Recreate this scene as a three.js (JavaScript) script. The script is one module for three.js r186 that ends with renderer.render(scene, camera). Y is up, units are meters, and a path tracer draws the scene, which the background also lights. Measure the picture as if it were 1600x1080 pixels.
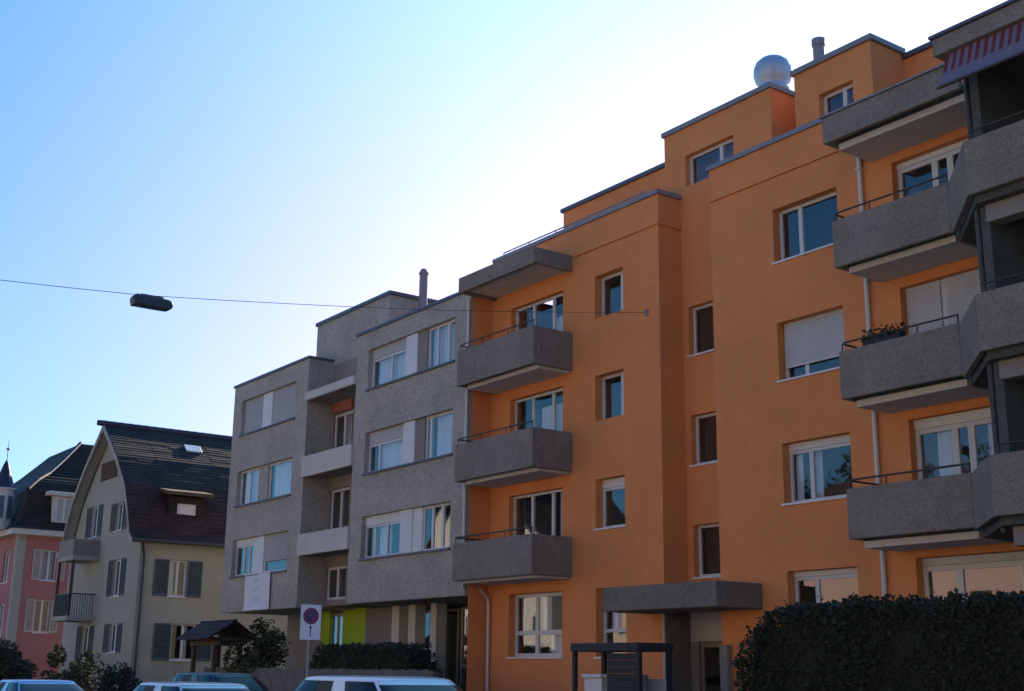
import * as THREE from 'three';
import { mergeGeometries, mergeVertices } from 'three/addons/utils/BufferGeometryUtils.js';
import { RoundedBoxGeometry } from 'three/addons/geometries/RoundedBoxGeometry.js';

// ---------------------------------------------------------------- camera, sky, sun, exposure
const scene = new THREE.Scene();
const RAD = Math.PI / 180;
const camera = new THREE.PerspectiveCamera(30.51, 1024 / 691, 0.1, 1500);
camera.position.set(0, 1.6, 0);
camera.rotation.order = 'YXZ';
camera.rotation.set(14.45 * RAD, 54.4 * RAD, 0.75 * RAD);

const renderer = new THREE.WebGLRenderer({ antialias: true });
renderer.setSize(1024, 691);
renderer.toneMapping = THREE.LinearToneMapping;
renderer.toneMappingExposure = 1.9;
renderer.shadowMap.enabled = true;

// the sun stands behind the apartment blocks, high to the right
const SUN_AZ = 32 * RAD, SUN_EL = 28 * RAD;          // azimuth turned from -z towards -x
const sunDir = new THREE.Vector3(-Math.sin(SUN_AZ) * Math.cos(SUN_EL), Math.sin(SUN_EL), -Math.cos(SUN_AZ) * Math.cos(SUN_EL));
const sun = new THREE.DirectionalLight(0xffecd2, 5.0);
sun.position.copy(sunDir).multiplyScalar(150).add(new THREE.Vector3(-35, 0, -15));
sun.target.position.set(-35, 0, -15);
sun.castShadow = true;
sun.shadow.mapSize.set(4096, 4096);
Object.assign(sun.shadow.camera, { left: -90, right: 90, top: 90, bottom: -90, near: 1, far: 400 });
scene.add(sun, sun.target);

// clear sky computed from elevation and from the angle to the sun
{
  const W = 512, H = 256, data = new Float32Array(W * H * 4);
  const d = new THREE.Vector3();
  for (let j = 0; j < H; j++) for (let i = 0; i < W; i++) {
    const el = ((j + 0.5) / H - 0.5) * Math.PI, az = ((i + 0.5) / W - 0.5) * 2 * Math.PI;
    d.set(Math.cos(el) * Math.cos(az), Math.sin(el), Math.cos(el) * Math.sin(az));
    const g = Math.acos(Math.min(1, Math.max(-1, d.dot(sunDir)))) / RAD;
    const e = Math.max(0, d.y);
    const hz = Math.exp(-e * 4);                            // thick air near the horizon
    const glow = Math.exp(-Math.pow(g / 30, 2)), fwd = hz * glow;
    const deep = 0.55 + 0.5 * Math.exp(-Math.pow(g / 75, 2));            // the clear sky is darkest well away from the sun
    const back = hz * Math.pow(Math.max(0, -Math.cos(g * RAD)), 1.2);    // haze lit from the front, opposite the sun
    const o = (j * W + i) * 4, q = 1 / 1.9;
    data[o] = q * (0.035 * deep + 0.25 * hz + 6.2 * fwd + 0.10 * glow + 0.75 * back);
    data[o + 1] = q * (0.23 * deep + 1.15 * hz * deep + 0.30 * fwd + 0.92 * glow + 0.20 * back);
    data[o + 2] = q * (0.82 * deep + 1.35 * hz * deep + 0.2 * fwd + 0.75 * glow);
    data[o + 3] = 1;
  }
  const sky = new THREE.DataTexture(data, W, H, THREE.RGBAFormat, THREE.FloatType);
  sky.mapping = THREE.EquirectangularReflectionMapping;
  sky.magFilter = sky.minFilter = THREE.LinearFilter;
  sky.wrapS = THREE.RepeatWrapping;
  sky.needsUpdate = true;
  scene.background = sky;
  scene.environment = sky;
}

// ---------------------------------------------------------------- helpers
let seed = 20240611;
const rnd = () => { seed = (seed * 1664525 + 1013904223) >>> 0; return seed / 4294967296; };
const rr = (a, b) => a + (b - a) * rnd();
const taken = {};
const numbered = n => { taken[n] = (taken[n] || 0) + 1; return taken[n] === 1 ? n : n + '_' + String(taken[n] - 1).padStart(3, '0'); };

function triUV(g) {                                   // uv in metres, by the way each face points
  if (g.index) g = g.toNonIndexed();
  const p = g.attributes.position, n = g.attributes.normal, uv = new Float32Array(p.count * 2);
  for (let i = 0; i < p.count; i++) {
    const ax = Math.abs(n.getX(i)), ay = Math.abs(n.getY(i)), az = Math.abs(n.getZ(i));
    if (az >= ax && az >= ay) { uv[2 * i] = p.getX(i); uv[2 * i + 1] = p.getY(i); }
    else if (ax >= ay) { uv[2 * i] = p.getZ(i); uv[2 * i + 1] = p.getY(i); }
    else { uv[2 * i] = p.getX(i); uv[2 * i + 1] = p.getZ(i); }
  }
  g.setAttribute('uv', new THREE.BufferAttribute(uv, 2));
  return g;
}
const box = (x0, x1, y0, y1, z0, z1) => triUV(new THREE.BoxGeometry(Math.abs(x1 - x0), Math.abs(y1 - y0), Math.abs(z1 - z0)).translate((x0 + x1) / 2, (y0 + y1) / 2, (z0 + z1) / 2));
const rbox = (x0, x1, y0, y1, z0, z1, r = 0.015) => triUV(new RoundedBoxGeometry(Math.abs(x1 - x0), Math.abs(y1 - y0), Math.abs(z1 - z0), 2, r).translate((x0 + x1) / 2, (y0 + y1) / 2, (z0 + z1) / 2));
function tube(pts, r, seg = 8) {
  const c = new THREE.CatmullRomCurve3(pts.map(p => new THREE.Vector3(...p)), false, 'catmullrom', 0.1);
  return triUV(new THREE.TubeGeometry(c, Math.max(2, pts.length * 6), r, seg, false));
}
const cyl = (x, y0, y1, z, r0, r1 = r0, seg = 16) => triUV(new THREE.CylinderGeometry(r1, r0, y1 - y0, seg).translate(x, (y0 + y1) / 2, z));
function joined(gs) {
  gs = gs.map(g => { g = g.index ? g.toNonIndexed() : g; const o = new THREE.BufferGeometry(); for (const k of ['position', 'normal', 'uv']) o.setAttribute(k, g.attributes[k]); return o; });
  return gs.length === 1 ? gs[0] : mergeGeometries(gs);
}
function obj(name, gs, m, parent = scene) {
  const o = new THREE.Mesh(joined(Array.isArray(gs) ? gs : [gs]), m);
  o.name = parent === scene ? numbered(name) : name;
  o.castShadow = o.receiveShadow = true;
  parent.add(o);
  return o;
}
function group(name, parent = scene) {
  const g = new THREE.Group(); g.name = parent === scene ? numbered(name) : name; parent.add(g); return g;
}
function tag(o, label, category, grp) { o.userData.label = label; o.userData.category = category; if (grp) o.userData.group = grp; return o; }
function struct(o) { o.userData.kind = 'structure'; return o; }
function prism(pts, z0, z1, holes = []) {             // outline in x,y pushed from z0 to z1
  const s = new THREE.Shape(pts.map(p => new THREE.Vector2(...p)));
  for (const h of holes) s.holes.push(new THREE.Path([[h[0], h[2]], [h[0], h[3]], [h[1], h[3]], [h[1], h[2]]].map(p => new THREE.Vector2(...p))));
  return triUV(new THREE.ExtrudeGeometry(s, { depth: Math.abs(z1 - z0), bevelEnabled: false }).translate(0, 0, Math.min(z0, z1)));
}
const wallGeo = (x0, x1, y0, y1, zf, t, holes) => prism([[x0, y0], [x1, y0], [x1, y1], [x0, y1]], zf - t, zf, holes);

// ---------------------------------------------------------------- computed textures
function latticeNoise(size, cells, s) {
  const v = new Float32Array(cells * cells); let q = s >>> 0;
  for (let i = 0; i < v.length; i++) { q = (q * 1103515245 + 12345) >>> 0; v[i] = (q >>> 8) / 16777216; }
  const out = new Float32Array(size * size);
  for (let y = 0; y < size; y++) for (let x = 0; x < size; x++) {
    const fx = x / size * cells, fy = y / size * cells, ix = Math.floor(fx), iy = Math.floor(fy);
    let tx = fx - ix, ty = fy - iy; tx = tx * tx * (3 - 2 * tx); ty = ty * ty * (3 - 2 * ty);
    const a = v[(iy % cells) * cells + ix % cells], b = v[(iy % cells) * cells + (ix + 1) % cells];
    const c = v[((iy + 1) % cells) * cells + ix % cells], e = v[((iy + 1) % cells) * cells + (ix + 1) % cells];
    out[y * size + x] = (a + (b - a) * tx) * (1 - ty) + (c + (e - c) * tx) * ty;
  }
  return out;
}
function noiseTex(size, octaves, lo, hi, metres, colour, s = 7) {
  const acc = new Float32Array(size * size); let tot = 0;
  octaves.forEach(([cells, w], k) => { const n = latticeNoise(size, cells, s * 131 + k * 977); tot += w; for (let i = 0; i < acc.length; i++) acc[i] += n[i] * w; });
  const px = new Uint8Array(size * size * 4);
  for (let i = 0; i < acc.length; i++) {
    const t = Math.min(1, Math.max(0, (acc[i] / tot - 0.5) * 1.8 + 0.5)), v = Math.round(255 * (lo + (hi - lo) * t));
    px[4 * i] = px[4 * i + 1] = px[4 * i + 2] = v; px[4 * i + 3] = 255;
  }
  const t = new THREE.DataTexture(px, size, size);
  t.wrapS = t.wrapT = THREE.RepeatWrapping; t.magFilter = THREE.LinearFilter; t.minFilter = THREE.LinearMipmapLinearFilter; t.generateMipmaps = true;
  t.repeat.set(1 / metres, 1 / metres);
  if (colour) t.colorSpace = THREE.SRGBColorSpace;
  t.needsUpdate = true;
  return t;
}
const plasterMap = noiseTex(512, [[5, 3], [13, 2], [41, 1.5], [128, 1], [256, 1.2]], 0.93, 1, 7.3, true, 3);
const plasterBump = noiseTex(512, [[64, 1], [128, 1.5], [256, 2]], 0, 1, 1.1, false, 5);
const concreteMap = noiseTex(512, [[6, 2], [23, 1.5], [100, 3], [220, 5]], 0.74, 1, 3.1, true, 11);
const concreteBump = noiseTex(512, [[48, 1], [110, 2], [256, 3]], 0, 1, 0.9, false, 13);
const roughMap = noiseTex(512, [[4, 1.5], [17, 1.5], [70, 3], [160, 4]], 0.78, 1, 3.9, true, 29);
const groundMap = noiseTex(512, [[7, 2], [31, 2], [128, 2], [256, 3]], 0.7, 1, 4.3, true, 17);
const roofMap = noiseTex(512, [[5, 2], [17, 2], [60, 2], [128, 2]], 0.45, 1, 2.7, true, 19);
const woodMap = noiseTex(256, [[8, 2], [64, 2], [128, 2]], 0.65, 1, 0.9, true, 23);

// ---------------------------------------------------------------- materials (linear base colours)
const lin = (r, g, b) => new THREE.Color().setRGB(r, g, b);
const std = (c, o = {}) => new THREE.MeshStandardMaterial({ color: c, roughness: 0.9, ...o });
const plaster = (r, g, b) => std(lin(r, g, b), { map: plasterMap, bumpMap: plasterBump, bumpScale: 0.004, roughness: 0.95 });
const concrete = (r, g, b) => std(lin(r, g, b), { map: concreteMap, bumpMap: concreteBump, bumpScale: 0.008, roughness: 0.95 });
const M = {
  orange: plaster(0.79, 0.278, 0.09),
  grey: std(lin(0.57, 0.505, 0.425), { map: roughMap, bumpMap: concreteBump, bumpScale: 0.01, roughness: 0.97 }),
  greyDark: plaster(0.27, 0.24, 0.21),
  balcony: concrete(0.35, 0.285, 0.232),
  band: plaster(0.62, 0.57, 0.51),
  slab: std(lin(0.62, 0.58, 0.53), { map: plasterMap }),
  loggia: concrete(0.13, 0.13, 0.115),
  canopy: concrete(0.28, 0.235, 0.19),
  zinc: std(lin(0.26, 0.24, 0.26), { roughness: 0.6, metalness: 0.2, map: plasterMap }),
  coping: std(lin(0.10, 0.10, 0.13), { roughness: 0.5, metalness: 0.3 }),
  steel: std(lin(0.50, 0.53, 0.57), { roughness: 0.5, metalness: 0.7, bumpMap: plasterBump, bumpScale: 0.004 }),
  pipe: std(lin(0.62, 0.58, 0.54), { roughness: 0.55 }),
  darkPipe: std(lin(0.05, 0.045, 0.04), { roughness: 0.6 }),
  rail: std(lin(0.06, 0.05, 0.045), { roughness: 0.5, metalness: 0.4 }),
  whiteFrame: std(lin(0.58, 0.57, 0.56), { roughness: 0.45 }),
  brownFrame: std(lin(0.20, 0.17, 0.14), { roughness: 0.5 }),
  shutterPale: std(lin(0.58, 0.55, 0.54), { roughness: 0.6, map: plasterMap }),
  shutterGrey: std(lin(0.46, 0.42, 0.41), { roughness: 0.6, map: plasterMap }),
  whitePanel: std(lin(0.72, 0.70, 0.68), { roughness: 0.6, map: plasterMap }),
  room: std(lin(0.09, 0.085, 0.08)),
  roomPale: std(lin(0.5, 0.47, 0.43)),
  curtain: new THREE.MeshPhysicalMaterial({ color: lin(0.82, 0.83, 0.86), roughness: 1, transmission: 0.3, thickness: 0, side: THREE.DoubleSide }),
  curtainRed: std(lin(0.32, 0.11, 0.07), { side: THREE.DoubleSide }),
  glass: new THREE.MeshPhysicalMaterial({ color: lin(0.92, 0.93, 0.95), roughness: 0.02, metalness: 0, transmission: 1, thickness: 0, ior: 2.0 }),
  cream: plaster(0.40, 0.38, 0.30),
  creamGable: plaster(0.38, 0.365, 0.31),
  pink: plaster(0.42, 0.17, 0.16),
  tile: std(lin(0.042, 0.030, 0.025), { map: roofMap, roughness: 0.85 }),
  tileRed: std(lin(0.07, 0.029, 0.022), { map: roofMap, roughness: 0.85 }),
  slate: std(lin(0.045, 0.04, 0.085), { map: roofMap, roughness: 0.55 }),
  timber: std(lin(0.13, 0.085, 0.055), { map: woodMap }),
  fence: std(lin(0.20, 0.185, 0.165), { map: woodMap }),
  fenceRed: std(lin(0.21, 0.12, 0.09), { map: woodMap }),
  shutterBlue: std(lin(0.10, 0.14, 0.185), { roughness: 0.7, map: woodMap }),
  lime: plaster(0.42, 0.60, 0.035),
  asphalt: std(lin(0.055, 0.055, 0.057), { map: groundMap, bumpMap: concreteBump, bumpScale: 0.006 }),
  paving: std(lin(0.26, 0.25, 0.24), { map: groundMap }),
  kerb: concrete(0.42, 0.41, 0.39),
  soil: std(lin(0.07, 0.085, 0.04), { map: groundMap }),
  paint: std(lin(0.78, 0.78, 0.75), { map: groundMap }),
  bark: std(lin(0.08, 0.06, 0.045), { map: woodMap }),
  blindDark: std(lin(0.035, 0.04, 0.036), { side: THREE.DoubleSide }),
  seal: std(lin(0.02, 0.02, 0.022), { roughness: 0.7, side: THREE.DoubleSide }),
  black: std(lin(0.02, 0.02, 0.022), { roughness: 0.7 }),
};
M.glass.side = THREE.DoubleSide;

// ---------------------------------------------------------------- ground, road, pavements
struct(obj('ground', box(-600, 400, -0.6, -0.03, -500, 500), M.soil));
struct(obj('road', box(-300, 200, -0.3, 0.0, -9.3, -1.6), M.asphalt));
struct(obj('pavement', box(-300, 200, -0.3, 0.13, -11.3, -9.45), M.paving));
struct(obj('pavement', box(-300, 200, -0.3, 0.13, -1.45, 3.2), M.paving));
for (const [a, b] of [[-9.45, -9.3], [-1.6, -1.45]]) struct(obj('kerb', rbox(-300, 200, -0.3, 0.145, a, b, 0.02), M.kerb));
struct(obj('forecourt', box(-50, -13.6, -0.3, 0.02, -20.9, -11.3), M.paving));
for (let x = -110; x < 30; x += 6) struct(obj('road_marking', box(x, x + 2.4, 0.0, 0.004, -5.2, -5.08), M.paint));

// ---------------------------------------------------------------- windows
// local frame of a window: x 0..w, y 0..h, wall face at z = 0, inside is -z
function makeWindow(parent, name, w, h, o = {}) {
  const g = group(name, parent);
  const dep = o.depth ?? 0.24, fr = o.frame || M.whiteFrame, fb = o.bar ?? 0.075;
  const zf = -dep, xs = [0, ...(o.mull || []).map(v => v * w), w], top = h - (o.boxTop || 0);
  const bars = [rbox(0, fb, 0, top, zf - 0.04, zf + 0.03, 0.008), rbox(w - fb, w, 0, top, zf - 0.04, zf + 0.03, 0.008),
    rbox(fb, w - fb, 0, fb, zf - 0.04, zf + 0.03, 0.008), rbox(fb, w - fb, top - fb, top, zf - 0.04, zf + 0.03, 0.008)];
  for (let i = 1; i < xs.length - 1; i++) bars.push(rbox(xs[i] - fb * 0.75, xs[i] + fb * 0.75, fb, top - fb, zf - 0.042, zf + 0.032, 0.008));
  for (const t of o.transom || []) for (let i = 0; i < xs.length - 1; i++)
    bars.push(rbox(xs[i] + fb * (i ? 0.75 : 1), xs[i + 1] - fb * (i < xs.length - 2 ? 0.75 : 1), t * top - fb * 0.6, t * top + fb * 0.6, zf - 0.04, zf + 0.03, 0.008));
  obj('frame', bars, fr, g);
  const ys = [0, ...(o.transom || []).map(t => t * top), top];
  for (let i = 0; i < xs.length - 1; i++) for (let j = 0; j < ys.length - 1; j++) {
    const pw = xs[i + 1] - xs[i] - 0.02, ph = ys[j + 1] - ys[j] - 0.02;
    const p = triUV(new THREE.PlaneGeometry(pw, ph).rotateY(rr(-0.006, 0.006)).rotateX(rr(-0.006, 0.006)).translate((xs[i] + xs[i + 1]) / 2, (ys[j] + ys[j + 1]) / 2, zf));
    obj('pane', p, M.glass, g);
  }
  if (o.boxTop) obj('shutter_box', rbox(0, w, top + 0.002, h - 0.002, zf - 0.05, zf + 0.05, 0.01), o.boxMat || M.whitePanel, g);
  if (o.sill) obj('sill', rbox(-0.04, w + 0.04, -0.05, -0.004, zf + 0.03, 0.05, 0.01), o.sillMat || M.whitePanel, g);
  for (const [a, b, y0, y1, m] of o.curtains || []) {          // folded cloth hung behind the glass
    const n = Math.max(10, Math.round((b - a) * w / 0.035)), pg = new THREE.PlaneGeometry((b - a) * w, (y1 - y0) * top, n, 6);
    const ph = rr(0, 6), p = pg.attributes.position, amp = 0.035;
    for (let i = 0; i < p.count; i++) { const x = p.getX(i); p.setZ(i, amp * Math.sin(x * 26 + ph) + 0.02 * Math.sin(x * 9.7 + ph * 2)); }
    pg.translate((a + b) / 2 * w, (y0 + y1) / 2 * top, zf - 0.16); pg.computeVertexNormals();
    obj('curtain', triUV(pg), m || M.curtain, g);
  }
  for (const [a, b, y0, y1, m] of o.shutters || []) {          // roller shutter slats outside the glass
    const sl = [], n = Math.round((y1 - y0) * h / 0.055);
    for (let i = 0; i < n; i++) {
      const ya = (y0 + (y1 - y0) * i / n) * h, yb = (y0 + (y1 - y0) * (i + 1) / n) * h - 0.006;
      sl.push(rbox(a * w + 0.03, b * w - 0.03, ya, yb, zf + 0.05, zf + 0.068, 0.006));
    }
    sl.push(rbox(a * w + 0.025, b * w - 0.025, y0 * h - 0.03, y0 * h, zf + 0.046, zf + 0.074, 0.004));
    obj('roller_shutter', sl, m || M.shutterPale, g);
  }
  return g;
}
function frontWindow(parent, name, x0, x1, y0, y1, zWall, o) { const g = makeWindow(parent, name, x1 - x0, y1 - y0, o); g.position.set(x0, y0, zWall); return g; }
// in a wall that faces +x: za is the end nearer to the street
function sideWindow(parent, name, za, zb, y0, y1, xWall, o) { const g = makeWindow(parent, name, za - zb, y1 - y0, o); g.rotation.y = Math.PI / 2; g.position.set(xWall, y0, za); return g; }

// ================================================================ ORANGE APARTMENT BUILDING
const ZA = -21.0, ZB = -21.8, ZF = -19.65;
const orange = group('apartment_building');
tag(orange, 'orange rendered apartment block with brown concrete balconies and rooftop stair head', 'building');
{
  const g = orange;
  const T = 0.38;
  const FLOORS = [9.70, 6.91, 4.13];                           // balcony floors
  // wall openings
  const holesA = [
    [-25.5, -24.33, 10.86, 12.06], [-25.5, -24.33, 8.05, 9.28], [-25.5, -24.33, 5.22, 6.5], [-25.5, -24.33, 2.0, 3.7],
    [-29.38, -26.9, FLOORS[0], 12.02], [-29.38, -26.9, FLOORS[1], 9.26], [-29.38, -26.9, FLOORS[2], 6.45], [-29.33, -26.9, 2.0, 3.7]];
  const holesC = [
    [-19.02, -17.13, 10.78, 12.06], [-19.02, -17.13, 8.0, 9.34], [-19.02, -17.13, 5.24, 6.57], [-19.02, -17.13, 2.1, 3.78]];
  const holesD = [[-15.65, -12.6, FLOORS[0], 12.12], [-15.65, -12.6, FLOORS[1], 9.36], [-15.65, -12.6, FLOORS[2], 6.6], [-15.7, -9.4, 2.2, 3.86]];
  obj('wall', wallGeo(-30.35, -22.93, 0, 13.68, ZA, T, holesA), M.orange, g);
  obj('wall', [wallGeo(-21.03, -16.45, 0, 13.68, ZA, T, holesC), box(-21.03, -20.65, 0, 13.68, ZA - T, ZB - 0.3)], M.orange, g);
  obj('wall', wallGeo(-16.45, -6, 0, 12.5, ZA, T, holesD), M.orange, g);
  // stair recess
  obj('wall', [wallGeo(-22.93, -21.03, 3.2, 13.2, ZB, 0.3, [[-22.72, -21.4, 9.42, 10.7], [-22.72, -21.4, 6.62, 7.87], [-22.72, -21.4, 3.88, 5.14]]), box(-23.31, -22.93, 3.2, 13.68, ZA - T, ZB - 0.3)], M.orange, g);
  obj('wall', [box(-23.31, -22.93, 0, 3.2, ZA - T, ZB - 0.3)], M.canopy, g);
  // core behind the windows, floors, flat roof
  obj('inner_wall', [box(-30.3, -6.1, 0, 13.2, -31.6, -23.4)], M.room, g);
  obj('inner_wall', box(-22.92, -21.04, 3.2, 13.0, -22.9, -22.7), M.room, g);
  const fl = [];
  for (const y of [1.55, 4.0, 6.78, 9.57]) fl.push(box(-30.3, -23.4, y - 0.2, y, -23.4, ZA - T - 0.002), box(-20.6, -6.1, y - 0.2, y, -23.4, ZA - T - 0.002));
  obj('floor_slab', fl, M.room, g);
  obj('partition', [box(-26.4, -26.2, 0, 13.2, -23.4, ZA - T - 0.002), box(-16.3, -16.1, 0, 12.4, -23.4, ZA - T - 0.002), box(-20.6, -20.4, 0, 13.2, -23.4, ZA - T - 0.002), box(-23.6, -23.4, 0, 13.2, -23.4, ZA - T - 0.002)], M.roomPale, g);
  obj('roof', [box(-30.35, -23.31, 13.0, 13.2, -32, ZA - T - 0.004), box(-23.31, -20.65, 13.0, 13.2, -32, ZB - 0.302), box(-20.65, -16.45, 13.0, 13.2, -32, ZA - T - 0.004), box(-16.45, -6, 12.5, 12.62, -32, ZA + 0.002)], M.coping, g);
  obj('rear_wall', [box(-30.35, -6, 0, 13.0, -32, -31.65), box(-6.0, -5.62, 0, 12.5, -32, ZA)], M.orange, g);
  // cornices and copings
  for (const [y0, y1, out, m] of [[12.84, 12.99, 0.05, M.orange], [13.68, 13.80, 0.06, M.zinc]]) {
    const nm = m === M.zinc ? 'coping' : 'cornice', d = m === M.zinc ? T + 0.04 : 0;
    const x0 = m === M.zinc ? -30.35 : -26.4;
    obj(nm, [rbox(x0, -22.93 + out, y0, y1, ZA - d, ZA + out, 0.012), box(-22.93 - (d ? 0.3 : 0), -22.93 + out, y0, y1, ZB + 0.002, ZA - d)], m, g);
    obj(nm, [rbox(-21.03 - (m === M.zinc ? out : 0), -16.45, y0, y1, ZA - d, ZA + out, 0.012)], m, g);
  }
  // attic storey and stair head
  obj('attic_wall', box(-29.45, -7, 13.2, 15.52, -31.5, -23.0), M.orange, g);
  obj('attic_coping', rbox(-29.53, -6.9, 15.52, 15.65, -31.6, -22.92, 0.02), M.coping, g);
  const sh = [-23.5, -19.66, 13.2, 15.64];
  obj('stair_head', [wallGeo(sh[0], sh[1], sh[2], sh[3], ZB, 0.3, [[-22.7, -20.95, 13.98, 14.86]]), box(sh[0], sh[0] + 0.3, sh[2], sh[3], -23, ZB - 0.3), box(sh[1] - 0.3, sh[1], sh[2], sh[3], -23, ZB - 0.3), box(sh[0] + 0.3, sh[1] - 0.3, 15.4, sh[3], -23, ZB - 0.3)], M.orange, g);
  obj('stair_head_coping', rbox(sh[0] - 0.06, sh[1] + 0.06, 15.64, 15.78, -22.99, ZB + 0.07, 0.02), M.zinc, g);
  frontWindow(g, 'window', -22.7, -20.95, 13.98, 14.86, ZB, { mull: [0.66], depth: 0.2 });
  obj('roof_room', [wallGeo(-18.88, -16.6, 13.2, 15.64, ZB, 0.3, [[-18.15, -17.15, 14.0, 14.88]]), box(-18.88, -18.58, 13.2, 15.64, -23, ZB - 0.3), box(-16.9, -16.6, 12.62, 15.64, -23, ZB - 0.3), box(-18.58, -16.9, 15.4, 15.64, -23, ZB - 0.3)], M.orange, g);
  obj('roof_room_coping', rbox(-18.95, -16.52, 15.64, 15.78, -22.99, ZB + 0.08, 0.02), M.zinc, g);
  frontWindow(g, 'window', -18.15, -17.15, 14.0, 14.88, ZB, { mull: [0.62], depth: 0.2 });
  // chimney pipe and big round roof ventilator
  obj('chimney', [cyl(-18.62, 15.78, 16.55, -22.45, 0.14), cyl(-18.62, 16.55, 16.72, -22.45, 0.165, 0.165)], M.zinc, g);
  {
    const prof = [[0.0, 0], [0.40, 0], [0.40, 0.16], [0.36, 0.22], [0.36, 0.30], [0.44, 0.38], [0.49, 0.55], [0.48, 0.72], [0.42, 0.88], [0.30, 0.99], [0.12, 1.04], [0, 1.05]].map(p => new THREE.Vector2(...p));
    const v = triUV(new THREE.LatheGeometry(prof, 28).translate(-20.1, 15.78, -22.42));
    obj('roof_ventilator', v, M.steel, g);
  }
  // terrace rail above the left parapet
  obj('roof_rail', [tube([[-30.1, 14.0, -21.2], [-26.8, 14.0, -21.2], [-23.6, 14.0, -21.2]], 0.022), ...[-30.1, -28.8, -27.5, -26.2, -24.9, -23.6].map(x => cyl(x, 13.8, 14.0, -21.2, 0.016, 0.016, 8))], M.zinc, g);

  // small windows of the left column
  frontWindow(g, 'window', -25.5, -24.33, 10.86, 12.06, ZA, { depth: 0.28, curtains: [[0.62, 0.98, 0.02, 0.98]], mull: [0.72] });
  frontWindow(g, 'window', -25.5, -24.33, 8.05, 9.28, ZA, { depth: 0.28, curtains: [[0.6, 0.98, 0.02, 0.98]], mull: [0.7] });
  frontWindow(g, 'window', -25.5, -24.33, 5.22, 6.5, ZA, { depth: 0.28, boxTop: 0.22, sill: true, curtains: [[0.72, 0.98, 0.02, 0.98]] });
  frontWindow(g, 'window', -25.5, -24.33, 2.0, 3.7, ZA, { depth: 0.28, transom: [0.38], sill: true, curtains: [[0.05, 0.4, 0.4, 0.98]] });
  // stair windows
  for (const [a, b] of [[9.42, 10.7], [6.62, 7.87], [3.88, 5.14]]) frontWindow(g, 'window', -22.72, -21.4, a, b, ZB, { depth: 0.2, sill: true, bar: 0.07, curtains: [[0.03, 0.97, 0.02, 0.98, M.blindDark]] });
  // large windows of the bay
  const bigs = [[10.78, 12.06, { curtains: [] }], [8.0, 9.34, { shutters: [[0, 1, 0.24, 1]] }], [5.24, 6.57, { boxTop: 0.16, curtains: [[0.03, 0.12, 0.02, 0.98], [0.28, 0.42, 0.02, 0.98]] }], [2.1, 3.78, { boxTop: 0.12, transom: [0.55], curtains: [[0.45, 0.95, 0.5, 0.62]] }]];
  for (const [a, b, o] of bigs) frontWindow(g, 'window', -19.02, -17.13, a, b, ZA, { depth: 0.26, mull: [0.33], sill: true, ...o });
  // balcony doors, left stack
  const doorL = [[{ curtains: [[0.62, 0.97, 0.02, 0.75]] }, 12.02], [{ curtains: [[0.42, 0.82, 0.02, 0.85]] }, 9.26], [{ curtains: [[0.8, 0.97, 0.02, 0.98]] }, 6.45]];
  doorL.forEach(([o, y], i) => frontWindow(g, 'balcony_door', -29.38, -26.9, FLOORS[i], y, ZA, { depth: 0.2, mull: [0.36, 0.74], bar: 0.07, ...o }));
  frontWindow(g, 'window', -29.33, -26.9, 2.0, 3.7, ZA, { depth: 0.26, mull: [0.42], transom: [0.38], bar: 0.1, sill: true, curtains: [[0.44, 0.58, 0.4, 0.98], [0.02, 0.1, 0.4, 0.98], [0.6, 0.96, 0.02, 0.36]] });
  // balcony doors, right stack
  const doorR = [[{ }, 12.12], [{ shutters: [[0, 0.29, 0.55, 1], [0.31, 1, 0, 1]], curtains: [[0.2, 0.3, 0, 0.6]] }, 9.36], [{ boxTop: 0.2, curtains: [[0.12, 0.28, 0.0, 1], [0.5, 0.98, 0.3, 0.98]] }, 6.6]];
  doorR.forEach(([o, y], i) => frontWindow(g, 'balcony_door', -15.65, -12.6, FLOORS[i], y, ZA, { depth: 0.22, mull: [0.3, 0.42], bar: 0.1, boxTop: i === 1 ? 0 : 0.12, ...o }));
  frontWindow(g, 'shop_window', -15.7, -9.4, 2.2, 3.86, ZA, { depth: 0.25, mull: [0.13, 0.35, 0.56, 0.78], bar: 0.1, boxTop: 0.16, boxMat: M.shutterPale });

  // balconies: parapet panels hung in front of a pale floor slab
  function balcony(x0, x1, yb, yt, floorY, zf, o = {}) {
    const b = group('balcony', g), t = 0.11;
    obj('parapet', rbox(x0, x1, yb, yt, zf - t, zf, 0.02), M.balcony, b);
    if (!o.openRight) obj('side_parapet', rbox(x1 - t, x1, yb, yt, ZA + 0.004, zf - t - 0.004, 0.02), M.balcony, b);
    if (!o.openLeft) obj('side_parapet', rbox(x0, x0 + t, yb, yt, ZA + 0.004, zf - t - 0.004, 0.02), M.balcony, b);
    obj('floor_slab', rbox(x0 + t + 0.02, x1 - t - 0.02, floorY - 0.15, floorY - 0.012, ZA + 0.004, zf - 0.3, 0.012), M.slab, b);
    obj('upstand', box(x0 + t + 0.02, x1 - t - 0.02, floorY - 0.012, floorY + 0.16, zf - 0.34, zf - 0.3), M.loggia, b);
    if (o.rail !== false) {
      const yr = yt + 0.17, zr = zf - 0.06;
      obj('handrail', [tube([[x0 + 0.04, yr, ZA + 0.05], [x0 + 0.04, yr, zr], [(x0 + x1) / 2, yr, zr], [x1 - 0.04, yr, zr]].slice(o.openLeft ? 1 : 0), 0.021), ...[0.02, 0.33, 0.66, 0.98].map(k => cyl(x0 + (x1 - x0) * k, yt - 0.02, yr, zr, 0.014, 0.014, 8))], M.rail, b);
    }
    return b;
  }
  balcony(-30.2, -26.47, 9.62, 10.68, FLOORS[0], ZF);
  balcony(-30.2, -26.47, 6.83, 7.89, FLOORS[1], ZF);
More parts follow.
